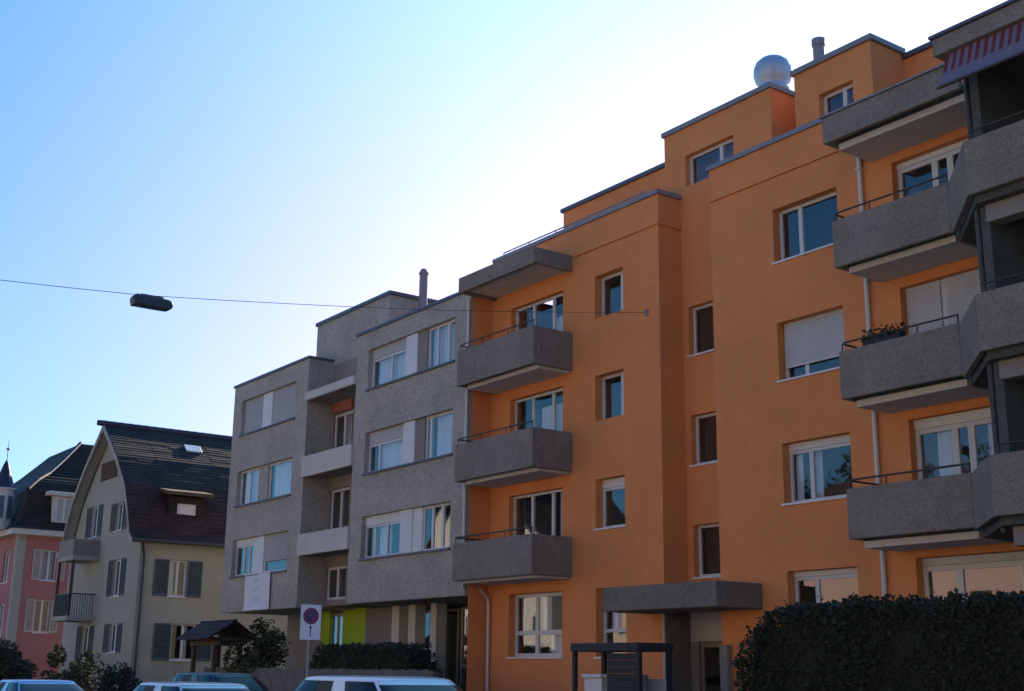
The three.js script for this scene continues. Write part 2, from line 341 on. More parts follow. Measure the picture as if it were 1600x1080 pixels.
  balcony(-30.2, -26.47, 4.04, 5.08, FLOORS[2], ZF);
  const bR = [[9.66, 10.66], [6.92, 7.9], [4.16, 5.14]].map(([a, b], i) => balcony(-16.2, -13.4, a, b, FLOORS[i] + 0.02, ZF, { openRight: true }));
  // roof slab over the left stack
  {
    const b = group('roof_canopy', g);
    obj('fascia', [rbox(-30.22, -26.47, 12.45, 12.92, ZF - 0.12, ZF, 0.02), rbox(-26.59, -26.47, 12.45, 12.92, ZA + 0.004, ZF - 0.124, 0.02), rbox(-30.22, -30.1, 12.45, 12.92, ZA + 0.004, ZF - 0.124, 0.02)], M.balcony, b);
    obj('floor_slab', box(-30.08, -26.61, 12.52, 12.72, ZA + 0.004, ZF - 0.16), M.slab, b);
  }
  // roof terrace parapet over the right stack
  {
    const b = group('terrace', g);
    obj('parapet', [rbox(-16.32, -13.0, 12.42, 13.0, ZF - 0.12, ZF, 0.02), rbox(-16.32, -16.2, 12.42, 13.0, ZA + 0.004, ZF - 0.124, 0.02)], M.balcony, b);
    obj('parapet_coping', rbox(-16.36, -12.96, 13.002, 13.05, ZF - 0.16, ZF + 0.04, 0.012), M.zinc, b);
    obj('floor_slab', box(-16.15, -12.35, 12.3, 12.44, ZA + 0.006, ZF - 0.3), M.slab, b);
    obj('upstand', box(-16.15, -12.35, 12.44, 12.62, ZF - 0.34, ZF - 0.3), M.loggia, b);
  }
  // projecting loggia stack on the right with splayed link panels
  {
    const zd = -18.2, xd = -12.05, xr = -6.2;
    [[9.62, 10.62], [6.86, 7.86], [4.12, 5.12]].forEach(([a, b], i) => {
      const l = group('loggia', g);
      obj('parapet', rbox(xd, xr, a, b, zd - 0.11, zd, 0.02), M.balcony, l);
      const dx = xd + 13.4, dz = zd - ZF, L = Math.hypot(dx, dz);
      const pg = triUV(new RoundedBoxGeometry(L, b - a, 0.11, 2, 0.02));
      pg.translate(0, 0, -0.055); pg.rotateY(-Math.atan2(dz, dx)); pg.translate(-13.4 + dx / 2, (a + b) / 2, ZF + dz / 2);
      obj('splayed_parapet', pg, M.balcony, l);
      obj('floor_slab', prism([[-13.32, -0.02], [-13.32, 1.1], [xr, 1.1], [xr, -1.47], [xd + 0.06, -1.47]], 0, 0.2).rotateX(-Math.PI / 2).translate(0, a - 0.14, -19.8), M.loggia, l);
      obj('edge_beam', rbox(xd + 0.12, xr, a - 0.46, a - 0.145, -18.82, -18.5, 0.015), M.greyDark, l);
      obj('handrail', [tube([[xd + 0.1, b + 0.16, zd - 0.06], [-9, b + 0.16, zd - 0.06], [xr, b + 0.16, zd - 0.06]], 0.021), ...[-11.9, -10.8, -9.7, -8.6, -7.5].map(x => cyl(x, b - 0.02, b + 0.16, zd - 0.06, 0.014, 0.014, 8))], M.rail, l);
      obj('planter', rbox(-11.6, -10.7, b - 0.34, b + 0.04, zd - 0.42, zd - 0.16, 0.02), M.black, l);
    });
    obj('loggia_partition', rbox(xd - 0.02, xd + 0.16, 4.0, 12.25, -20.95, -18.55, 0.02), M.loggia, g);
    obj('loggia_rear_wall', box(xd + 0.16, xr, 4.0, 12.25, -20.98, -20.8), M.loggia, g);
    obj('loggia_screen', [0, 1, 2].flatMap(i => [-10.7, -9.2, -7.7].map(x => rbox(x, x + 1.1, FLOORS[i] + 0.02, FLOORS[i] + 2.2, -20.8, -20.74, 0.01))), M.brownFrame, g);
    obj('loggia_downpipe', cyl(-12.16, 3.9, 12.3, -18.62, 0.055, 0.055, 12), M.darkPipe, g);
    obj('loggia_roof', rbox(-12.35, -5.6, 12.27, 12.6, -20.9, -17.95, 0.02), M.balcony, g);
    obj('loggia_roof_edge', rbox(-12.39, -5.55, 12.602, 12.67, -21, -17.9, 0.015), M.coping, g);
    // striped awning below the roof slab
    const cv = document.createElement('canvas'); cv.width = 256; cv.height = 64;
    const cx = cv.getContext('2d'); cx.fillStyle = '#776d80'; cx.fillRect(0, 0, 256, 64);
    cx.fillStyle = '#76262f'; for (let i = 0; i < 8; i++) cx.fillRect(i * 32, 0, 15, 36);
    const tx = new THREE.CanvasTexture(cv); tx.colorSpace = THREE.SRGBColorSpace; tx.wrapS = THREE.RepeatWrapping; tx.repeat.set(5, 1); tx.magFilter = THREE.LinearFilter;
    const aw = new THREE.PlaneGeometry(6.3, 0.86, 80, 10), p = aw.attributes.position;
    for (let i = 0; i < p.count; i++) { const t = 0.5 - p.getY(i) / 0.86; p.setXYZ(i, p.getX(i) - 9.0, 12.26 - 0.72 * t, -18.05 + 0.30 * t - 0.03 * Math.sin(t * Math.PI) + 0.006 * Math.sin(p.getX(i) * 17)); }
    aw.computeVertexNormals();
    const a = obj('awning', aw, new THREE.MeshPhysicalMaterial({ map: tx, roughness: 1, transmission: 0.2, thickness: 0, side: THREE.DoubleSide }), g);
    obj('front_bar', tube([[-12.16, 11.53, -17.74], [-9, 11.53, -17.74], [-5.85, 11.53, -17.74]], 0.03), M.rail, a);
  }
  // downpipes
  obj('downpipe', [cyl(-16.42, 0, 12.75, ZA + 0.075, 0.05, 0.05, 12), ...[2.2, 4.9, 7.6, 10.3, 12.2].map(y => rbox(-16.49, -16.35, y, y + 0.04, ZA + 0.005, ZA + 0.14, 0.008))], M.pipe, g);
  obj('downpipe', [cyl(-30.19, 0, 3.55, ZA + 0.09, 0.045, 0.045, 12), tube([[-30.19, 3.55, ZA + 0.09], [-30.19, 3.7, ZA + 0.2], [-30.05, 3.85, ZA + 0.5]], 0.045)], M.pipe, g);

  // entrance: concrete canopy, rear panel, glazed door, letter boxes
  const e = group('entrance', g);
  obj('canopy', rbox(-23.55, -19.75, 3.0, 3.56, ZA + 0.004, -19.58, 0.04), M.canopy, e);
  obj('canopy_rear', box(-22.92, -21.04, 3.05, 3.5, ZB + 0.004, ZA), M.canopy, e);
  obj('transom_panel', box(-22.93, -21.03, 2.36, 3.05, ZB - 0.1, ZB), M.shutterGrey, e);
  obj('side_panel', box(-22.93, -22.62, 0, 2.36, ZB - 0.1, ZB), M.greyDark, e);
  obj('door_leaf', [rbox(-22.62, -22.52, 0.1, 2.35, ZB - 0.12, ZB - 0.06, 0.01), rbox(-21.13, -21.03, 0.1, 2.35, ZB - 0.12, ZB - 0.06, 0.01), rbox(-22.52, -21.13, 2.22, 2.35, ZB - 0.12, ZB - 0.06, 0.01), rbox(-22.52, -21.13, 0.1, 0.3, ZB - 0.12, ZB - 0.06, 0.01), rbox(-21.86, -21.78, 0.3, 2.22, ZB - 0.12, ZB - 0.06, 0.01)], M.brownFrame, e);
  obj('door_glass', triUV(new THREE.PlaneGeometry(1.36, 1.9).translate(-21.82, 1.26, ZB - 0.09)), M.glass, e);
  obj('corner_trim', rbox(-22.99, -22.915, 0, 3.0, ZA - 0.01, ZA + 0.03, 0.01), M.shutterGrey, e);
  obj('concrete_facing', box(-22.928, -22.89, 0, 2.998, ZB + 0.004, ZA - 0.015), M.canopy, e);
  obj('letter_box', rbox(-20.98, -20.74, 1.25, 2.25, ZA + 0.004, ZA + 0.16, 0.02), M.greyDark, e);
}

// ================================================================ GREY APARTMENT BUILDING
{
  const g = group('apartment_building');
  tag(g, 'grey rendered apartment block with recessed pale balconies between two window bays', 'building');
  const ZG = -20.2, T = 0.35, XL = -47.5, XM = -40.92, XN = -37.3, XR = -30.36;
  const rowsL = [[10.57, 11.96], [7.75, 9.12], [5.03, 6.43]], rowsR = [[10.69, 12.06], [7.85, 9.22], [5.08, 6.44]];
  const oL = [-46.72, -41.9], oR = [-36.5, -31.2];
  obj('wall', [wallGeo(XL, XM, 3.68, 12.62, ZG, T, rowsL.map(r => [oL[0], oL[1], ...r])), box(XM - 0.3, XM, 3.68, 12.62, -24, ZG - T), box(XL, XL + 0.3, 3.68, 12.62, -30, ZG - T)], M.grey, g);
  obj('wall', [wallGeo(XN, XR, 3.68, 12.68, ZG, T, rowsR.map(r => [oR[0], oR[1], ...r])), box(XN, XN + 0.3, 3.68, 12.68, -24, ZG - T)], M.grey, g);
  obj('return_wall', box(XR - 0.3, XR, 0, 12.68, -30, ZG - T), M.grey, g);
  obj('return_wall', box(XR + 0.001, XR + 0.02, 0, 12.5, -21.0, ZG - 0.12), M.orange, g);
  obj('inner_wall', [box(XL + 0.3, XM - 0.3, 3.7, 12.4, -30, -22.4), box(XN + 0.3, XR - 0.3, 3.7, 12.4, -30, -22.4)], M.room, g);
  obj('floor_slab', [4.1, 6.9, 9.7].flatMap(y => [box(XL + 0.3, XM - 0.3, y - 0.2, y, -22.4, ZG - T - 0.002), box(XN + 0.3, XR - 0.3, y - 0.2, y, -22.4, ZG - T - 0.002)]), M.room, g);
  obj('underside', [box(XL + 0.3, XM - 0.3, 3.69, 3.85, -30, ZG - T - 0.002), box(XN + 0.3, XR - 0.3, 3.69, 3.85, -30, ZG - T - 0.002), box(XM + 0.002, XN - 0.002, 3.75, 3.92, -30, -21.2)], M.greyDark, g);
  obj('roof', [box(XL + 0.3, XM - 0.3, 12.4, 12.5, -30, ZG - T), box(XN + 0.3, XR - 0.3, 12.4, 12.5, -30, ZG - T)], M.coping, g);
  obj('coping', rbox(XL - 0.06, XM + 0.05, 12.62, 12.72, -24.05, ZG + 0.06, 0.015), M.coping, g);
  obj('coping', rbox(XN - 0.05, XR, 12.68, 12.78, -24.05, ZG + 0.06, 0.015), M.coping, g);
  obj('rear_wall', box(XL, XR, 0, 12.6, -30.3, -30), M.grey, g);
  // window strips: window, white panel, pier, window
  const put = (x0, x1, r, o) => frontWindow(g, 'window', x0, x1, r[0], r[1], ZG, { depth: 0.2, ...o });
  const C = (a, b) => [a, b, 0.02, 0.98];
  const winL = [
    [{ shutters: [[0, 1, 0.03, 1, M.shutterGrey]] }, { shutters: [[0, 1, 0.03, 1, M.shutterGrey]] }],
    [{ curtains: [C(0.03, 0.97)] , mull: [0.5] }, { curtains: [C(0.05, 0.97)] }],
    [{ mull: [0.42, 0.7], boxTop: 0.24, curtains: [C(0.6, 0.72)] }, { shutters: [[0, 1, 0.32, 1, M.shutterGrey]] }]];
  winL.forEach(([a, b], i) => {
    const r = rowsL[i];
    put(oL[0], -44.92, r, a); put(-44.1, oL[1], r, b);
    obj('infill_panel', rbox(-44.918, -44.102, r[0] + 0.004, r[1] - 0.004, ZG - 0.26, ZG - 0.1, 0.01), i === 1 ? M.grey : M.whitePanel, g);
    obj('sill', rbox(oL[0] - 0.05, oL[1] + 0.05, r[0] - 0.07, r[0] - 0.004, ZG - 0.16, ZG + 0.07, 0.01), M.coping, g);
  });
  const winR = [
    [{ boxTop: 0.36, boxMat: M.shutterGrey, mull: [0.55], curtains: [C(0.05, 0.95)] }, { mull: [0.3, 0.66], curtains: [C(0.03, 0.97)] }],
    [{ boxTop: 0.42, boxMat: M.shutterGrey, mull: [0.3], curtains: [C(0.2, 0.97)] }, { mull: [0.16], curtains: [C(0.18, 0.97)] }],
    [{ boxTop: 0.3, boxMat: M.whitePanel, mull: [0.26, 0.6], curtains: [C(0.28, 0.58)] }, { mull: [0.3, 0.62] }]];
  winR.forEach(([a, b], i) => {
    const r = rowsR[i];
    put(oR[0], -34.2, r, a); put(-32.95, oR[1], r, b);
    obj('infill_panel', rbox(-34.198, -33.5, r[0] + 0.004, r[1] - 0.004, ZG - 0.26, ZG - 0.08, 0.01), M.whitePanel, g);
    obj('pier', rbox(-33.498, -32.952, r[0] + 0.004, r[1] - 0.004, ZG - 0.3, ZG - 0.12, 0.01), i < 2 ? M.greyDark : M.whitePanel, g);
    obj('sill', rbox(oR[0] - 0.05, oR[1] + 0.05, r[0] - 0.07, r[0] - 0.004, ZG - 0.16, ZG + 0.07, 0.01), M.coping, g);
  });
  // recessed balconies between the bays
  const ZL = -21.2;
  const doors = [[8.35, 10.6], [5.6, 7.85], [3.95, 5.1]];
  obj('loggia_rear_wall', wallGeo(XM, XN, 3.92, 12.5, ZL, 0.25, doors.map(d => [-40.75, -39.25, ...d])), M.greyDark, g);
  obj('inner_wall', box(XM, XN, 3.92, 12.4, -23.2, -23), M.room, g);
  doors.forEach((d, i) => {
    const w = frontWindow(g, 'balcony_door', -40.75, -39.25, d[0], d[1], ZL, { depth: 0.12, mull: [0.5], bar: 0.1, frame: M.shutterPale, curtains: i === 0 ? [[0.3, 0.6, 0, 1]] : [] });
    if (i === 0) obj('header', rbox(0, 1.5, d[1] - d[0] + 0.01, d[1] - d[0] + 0.38, 0.005, 0.1, 0.02), M.curtainRed, w);
  });
  for (const [y0, y1, fl] of [[8.22, 8.96, 8.3], [5.45, 6.2, 5.53]]) {
    const b = group('balcony', g);
    obj('parapet', rbox(XM - 0.03, XN + 0.03, y0, y1, ZG - 0.02, ZG + 0.1, 0.02), M.band, b);
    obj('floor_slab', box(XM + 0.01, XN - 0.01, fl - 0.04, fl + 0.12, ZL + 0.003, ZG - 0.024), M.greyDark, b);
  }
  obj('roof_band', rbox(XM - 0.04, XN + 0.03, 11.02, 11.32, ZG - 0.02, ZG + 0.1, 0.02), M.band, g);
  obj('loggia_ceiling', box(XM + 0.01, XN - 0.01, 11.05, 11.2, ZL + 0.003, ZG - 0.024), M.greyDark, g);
  // roof storey with pipe
  obj('roof_room', box(-42.4, -36.95, 12.502, 14.3, -25, ZL + 0.003), M.grey, g);
  obj('roof_room_coping', rbox(-42.47, -36.88, 14.302, 14.44, -25.06, ZL + 0.07, 0.015), M.coping, g);
  obj('chimney', [cyl(-36.55, 12.5, 15.15, -22.3, 0.15, 0.15), cyl(-36.55, 15.15, 15.2, -22.3, 0.18, 0.18), triUV(new THREE.SphereGeometry(0.15, 16, 8).translate(-36.55, 15.22, -22.3))], M.zinc, g);
  // ground floor: set back, pillars, dark glazing, lime green entrance wall
  obj('ground_floor_wall', box(XL + 0.2, -43.6, 0, 3.69, -23.2, -23), M.greyDark, g);
  obj('ground_floor_wall', box(-39.9, -38.0, 0, 3.69, -22.6, -22.4), M.greyDark, g);
  obj('lime_wall', box(-41.75, -40.0, 0, 3.74, -22.72, -22.5), M.lime, g);
  obj('lime_wall', box(-43.4, -42.75, 0, 3.74, -22.72, -22.5), M.lime, g);
  frontWindow(g, 'entrance_door', -42.75, -41.75, 0.1, 3.6, -22.55, { depth: 0.05, mull: [0.5], transom: [0.62], frame: M.shutterGrey });
  for (const [x0, x1] of [[-37.25, -36.78], [-36.2, -35.76], [-34.85, -34.5]]) obj('pillar', rbox(x0, x1, 0, 3.685, -22.3, -21.9, 0.02), M.band, g);
  frontWindow(g, 'shop_window', -38.0, -33.9, 0.3, 3.55, -22.85, { depth: 0.05, mull: [0.2, 0.4, 0.6, 0.8], bar: 0.07, frame: M.brownFrame });
  frontWindow(g, 'glazed_door', -33.85, -32.9, 0.3, 3.55, -22.4, { depth: 0.05, transom: [0.45], frame: M.brownFrame, curtains: [[0.15, 0.9, 0.5, 0.97]] });
  obj('ground_floor_wall', box(-32.9, XR - 0.3, 0, 3.69, -22.6, -22.4), M.greyDark, g);
  obj('inner_wall', box(-43, -32, 0, 3.6, -27, -26.8), M.room, g);
  obj('downpipe', [cyl(XR - 0.02, 3.9, 12.4, ZG + 0.06, 0.045, 0.045, 12)], M.pipe, g);
}
// white poster hung below the first floor windows of the grey block
{
  const cv = document.createElement('canvas'); cv.width = 256; cv.height = 160;
  const c = cv.getContext('2d'); c.fillStyle = '#d9d6dc'; c.fillRect(0, 0, 256, 160);
  c.fillStyle = '#bcb9c4';                                     // faded print, too far off to read
  for (const [x, y, w, h] of [[88, 22, 16, 20], [112, 24, 34, 8], [112, 36, 22, 6], [84, 62, 70, 6], [84, 74, 52, 5], [92, 104, 60, 8], [92, 122, 74, 5]]) c.fillRect(x, y, w, h);
  const tx = new THREE.CanvasTexture(cv); tx.colorSpace = THREE.SRGBColorSpace; tx.magFilter = THREE.LinearFilter;
  const b = group('banner');
  const pg = new THREE.PlaneGeometry(2.16, 1.3, 16, 8), p = pg.attributes.position;
  for (let i = 0; i < p.count; i++) p.setZ(i, 0.012 * Math.sin(p.getX(i) * 3.1) + 0.008 * Math.sin(p.getY(i) * 5));
  pg.computeVertexNormals(); pg.translate(-44.1, 4.35, -20.13);
  obj('sheet', pg, std(new THREE.Color(1, 1, 1), { map: tx, roughness: 0.8, side: THREE.DoubleSide }), b);
  obj('batten', [rbox(-45.2, -43.0, 4.99, 5.03, -20.16, -20.1, 0.01), rbox(-45.2, -43.0, 3.68, 3.72, -20.16, -20.1, 0.01)], M.whiteFrame, b);
  tag(b, 'white faded poster board hung on the grey block below its lowest windows', 'poster');
}

// ================================================================ houses down the street
function courses(pts, z0, z1, step = 0.21, out = 0.018) {     // overlapping tile courses on a slope given in x,y from ridge to eave
  const gs = [];
  for (let k = 0; k < pts.length - 1; k++) {
    const [xa, ya] = pts[k], [xb, yb] = pts[k + 1], L = Math.hypot(xb - xa, yb - ya), n = Math.max(1, Math.round(L / step));
    const ux = (xb - xa) / L, uy = (yb - ya) / L; let nx = -uy, ny = ux; if (ny < 0) { nx = -nx; ny = -ny; }
    for (let i = 0; i < n; i++) {
      const a = L * i / n - 0.05, b = L * (i + 1) / n;
      const seg = Math.max(1, Math.round(Math.abs(z1 - z0) / 0.9));
      for (let m = 0; m < seg; m++) {
        const za = z0 + (z1 - z0) * m / seg, zb = z0 + (z1 - z0) * (m + 1) / seg - 0.004, o2 = out + rr(-0.007, 0.009), sl = rr(-0.012, 0.012);
        gs.push(prism([[xa + ux * a, ya + uy * a], [xa + ux * (b + sl) + nx * o2, ya + uy * (b + sl) + ny * o2], [xa + ux * (b + sl) - nx * 0.03, ya + uy * (b + sl) - ny * 0.03], [xa + ux * a - nx * 0.06, ya + uy * a - ny * 0.06]], za, zb));
      }
    }
  }
  return gs;
}
function hingedShutter(parent, x0, x1, y0, y1, z, m) {        // framed leaf with louvres, in window coordinates
  const gs = [rbox(x0, x0 + 0.06, y0, y1, z, z + 0.04, 0.006), rbox(x1 - 0.06, x1, y0, y1, z, z + 0.04, 0.006), rbox(x0 + 0.06, x1 - 0.06, y0, y0 + 0.08, z, z + 0.04, 0.006), rbox(x0 + 0.06, x1 - 0.06, y1 - 0.08, y1, z, z + 0.04, 0.006)];
  for (let y = y0 + 0.1; y < y1 - 0.1; y += 0.075) gs.push(triUV(new THREE.BoxGeometry(x1 - x0 - 0.12, 0.07, 0.012).rotateX(0.6).translate((x0 + x1) / 2, y + 0.03, z + 0.02)));
  return obj('shutter', gs, m, parent);
}
{ // cream house with steep brown roof
  const g = group('house');
  tag(g, 'cream gabled house with steep brown tiled roof and blue grey shutters', 'house');
  const xc = -58.2, hw = 4.85, zF = -18.9, zR = -31;
  const prof = [[0, 12.55], [2.25, 10.75], [3.6, 9.4], [4.3, 8.2], [4.75, 7.2], [5.25, 6.85]];
  const xR = xc + hw;
  const sideHoles = [[-20.72, -20.1, 4.6, 6.05], [-21.15, -20.35, 1.95, 3.4]];
  // gable wall
  const outline = [[xc - hw, 0], [xR, 0], [xR, 7.0], ...prof.slice(0, 5).reverse().map(([x, y]) => [xc + x - 0.12, y - 0.2]), ...prof.slice(1, 5).map(([x, y]) => [xc - x + 0.12, y - 0.2]), [xc - hw, 7.0]];
  const gh = [[-56.9, -55.9, 7.5, 8.75], [-60.4, -59.3, 7.45, 8.9], [-56.6, -55.5, 4.6, 6.2], [-56.4, -55.3, 2.2, 3.42], [-60.2, -59.0, 1.9, 3.4]];
  obj('gable_wall', prism(outline, zF - 0.35, zF, gh), M.creamGable, g);
  // side wall turned to the street, built in its own plane and turned by a quarter
  const sw = prism([[0.352, 0], [12.1, 0], [12.1, 7.0], [0.352, 7.0]], -0.35, 0, [[1.35, 2.15, 4.55, 6.1], [1.65, 2.75, 1.9, 3.42], [6, 7, 4.55, 6.1]]).rotateY(Math.PI / 2).translate(xR, 0, zF);
  obj('side_wall', sw, M.cream, g);
  obj('rear_wall', [box(xc - hw, xc - hw + 0.35, 0, 7.0, zR, zF - 0.35), box(xc - hw + 0.35, xR - 0.35, 0, 9, zR, zR + 0.3)], M.cream, g);
  obj('inner_wall', box(xc - 3.6, xR - 1.3, 0, 8.6, zR + 0.4, zF - 1.4), M.room, g);
  sideWindow(g, 'window', zF - 1.35, zF - 2.15, 4.55, 6.1, xR, { depth: 0.14, mull: [0.5], sill: true, curtains: [[0.05, 0.4, 0, 1]] });
  sideWindow(g, 'window', zF - 1.65, zF - 2.75, 1.9, 3.42, xR, { depth: 0.14, mull: [0.5], sill: true, curtains: [[0.55, 0.75, 0, 1]] });
  const w3 = sideWindow(g, 'window', zF - 6, zF - 7, 4.55, 6.1, xR, { depth: 0.14, mull: [0.5], sill: true });
  const sws = g.children.filter(o => o.name === 'window');
  hingedShutter(sws[0], -0.68, -0.02, 0, 1.55, 0.01, M.shutterBlue); hingedShutter(sws[0], 0.82, 1.48, 0, 1.55, 0.01, M.shutterBlue);
  hingedShutter(sws[1], -0.78, -0.02, 0, 1.52, 0.01, M.shutterBlue); hingedShutter(sws[1], 1.12, 1.85, 0, 1.52, 0.01, M.shutterBlue);
  for (const [x0, x1, y0, y1] of gh) {
    const w = frontWindow(g, 'window', x0, x1, y0, y1, zF, { depth: 0.14, mull: [0.5], sill: true, frame: M.whiteFrame });
    hingedShutter(w, -0.56, -0.02, 0, y1 - y0, 0.01, M.shutterBlue); hingedShutter(w, x1 - x0 + 0.02, x1 - x0 + 0.56, 0, y1 - y0, 0.01, M.shutterBlue);
  }
  obj('attic_vent', [rbox(xc - 1.2, xc + 1.0, 10.0, 10.85, zF + 0.002, zF + 0.05, 0.01), ...[0, 1, 2, 3, 4, 5].map(i => rbox(xc - 1.1, xc + 0.9, 10.08 + i * 0.12, 10.14 + i * 0.12, zF + 0.05, zF + 0.08, 0.01))], M.timber, g);
  // roof
  const rz0 = zR - 0.3, rz1 = zF + 0.5;
  const R = obj('roof', [...courses(prof.slice(0, 3).map(([x, y]) => [xc + x, y]), rz0, rz1), ...courses(prof.slice(0, 3).map(([x, y]) => [xc - x, y]), rz0, rz1)], M.tile, g);
  for (const sd of [1, -1]) obj('lower_slope', courses(prof.slice(2).map(([x, y]) => [xc + sd * x, y]), rz0, rz1), M.tileRed, R);
  obj('ridge', (() => { const a = []; for (let z = rz0; z < rz1; z += 0.4) a.push(triUV(new THREE.CylinderGeometry(0.13, 0.145, 0.42, 10).rotateX(Math.PI / 2).translate(xc, 12.56, z + 0.2))); return a; })(), M.slate, R);
  const vb = [];
  for (const s of [1, -1]) for (let k = 0; k < prof.length - 1; k++) {
    const [xa, ya] = prof[k], [xb, yb] = prof[k + 1];
    vb.push(prism([[xc + s * xa, ya - 0.03], [xc + s * xb, yb - 0.03], [xc + s * xb, yb - 0.27], [xc + s * xa, ya - 0.3]], rz1 + 0.002, rz1 + 0.045));
  }
  obj('verge_board', vb, M.grey, R);
  obj('soffit', [1, -1].flatMap(s => prof.slice(0, -1).map(([xa, ya], k) => prism([[xc + s * xa, ya - 0.12], [xc + s * prof[k + 1][0], prof[k + 1][1] - 0.12], [xc + s * prof[k + 1][0], prof[k + 1][1] - 0.16], [xc + s * xa, ya - 0.16]], zF + 0.004, rz1 - 0.01))), M.creamGable, R);
  obj('gutter', tube([[xc + 5.3, 6.8, rz1], [xc + 5.3, 6.8, -24], [xc + 5.3, 6.8, rz0]], 0.075, 10), M.darkPipe, R);
  obj('downpipe', [tube([[xc + 5.28, 6.78, zF + 0.1], [xR + 0.14, 6.3, zF - 0.12], [xR + 0.12, 6.0, zF - 0.15], [xR + 0.12, 0, zF - 0.15]], 0.055, 10)], M.darkPipe, g);
  // dormer
  const d = group('dormer', g);
  obj('cheek', [box(-57, -53.78, 7.62, 9.0, -20.28, -20.2), box(-57, -53.78, 7.62, 9.0, -21.78, -21.7)], M.tile, d);
  obj('dormer_roof', [prism([[-53.35, 8.9], [-57, 9.65], [-57, 9.8], [-53.35, 9.06]], -22.05, -19.92)], M.timber, d);
  obj('front', [box(-53.86, -53.78, 7.62, 8.9, -21.7, -21.45), box(-53.86, -53.78, 7.62, 8.9, -20.55, -20.28), box(-53.86, -53.78, 8.6, 8.9, -21.45, -20.55)], M.tile, d);
  obj('blind', rbox(-53.9, -53.86, 7.66, 8.6, -21.44, -20.56, 0.01), M.whitePanel, d);
  obj('skylight', triUV(new RoundedBoxGeometry(0.6, 0.08, 0.8, 2, 0.02)).rotateZ(-Math.atan2(1.8, 2.25)).translate(xc + 1.25, 11.62, -22.3), M.steel, R);
  // stacked balconies on the street side
  const bx0 = -60.9, bx1 = -58.7, bz = -17.7;
  for (const [yf, m, open] of [[6.5, M.greyDark, false], [3.8, M.rail, true]]) {
    const b = group('balcony', g);
    obj('floor_slab', rbox(bx0, bx1, yf - 0.22, yf, zF + 0.004, bz, 0.03), M.creamGable, b);
    if (!open) obj('parapet', [rbox(bx0, bx1, yf, yf + 0.72, bz - 0.1, bz, 0.02), rbox(bx1 - 0.1, bx1, yf, yf + 0.72, zF + 0.004, bz - 0.102, 0.02), rbox(bx0, bx0 + 0.1, yf, yf + 0.72, zF + 0.004, bz - 0.102, 0.02)], m, b);
    else {
      const bars = [rbox(bx0, bx1, yf + 0.95, yf + 1.0, bz - 0.05, bz, 0.01), rbox(bx1 - 0.05, bx1, yf + 0.95, yf + 1.0, zF + 0.004, bz - 0.052, 0.01)];
      for (let x = bx0 + 0.04; x < bx1; x += 0.11) bars.push(box(x, x + 0.025, yf, yf + 0.95, bz - 0.04, bz - 0.015));
      for (let z = zF + 0.1; z < bz; z += 0.11) bars.push(box(bx1 - 0.04, bx1 - 0.015, yf, yf + 0.95, z, z + 0.025));
      obj('railing', bars, m, b);
      for (const x of [bx0 + 0.08, bx1 - 0.08]) obj('post', rbox(x - 0.06, x + 0.06, yf, 6.27, bz - 0.14, bz - 0.02, 0.01), M.timber, b);
    }
  }
}
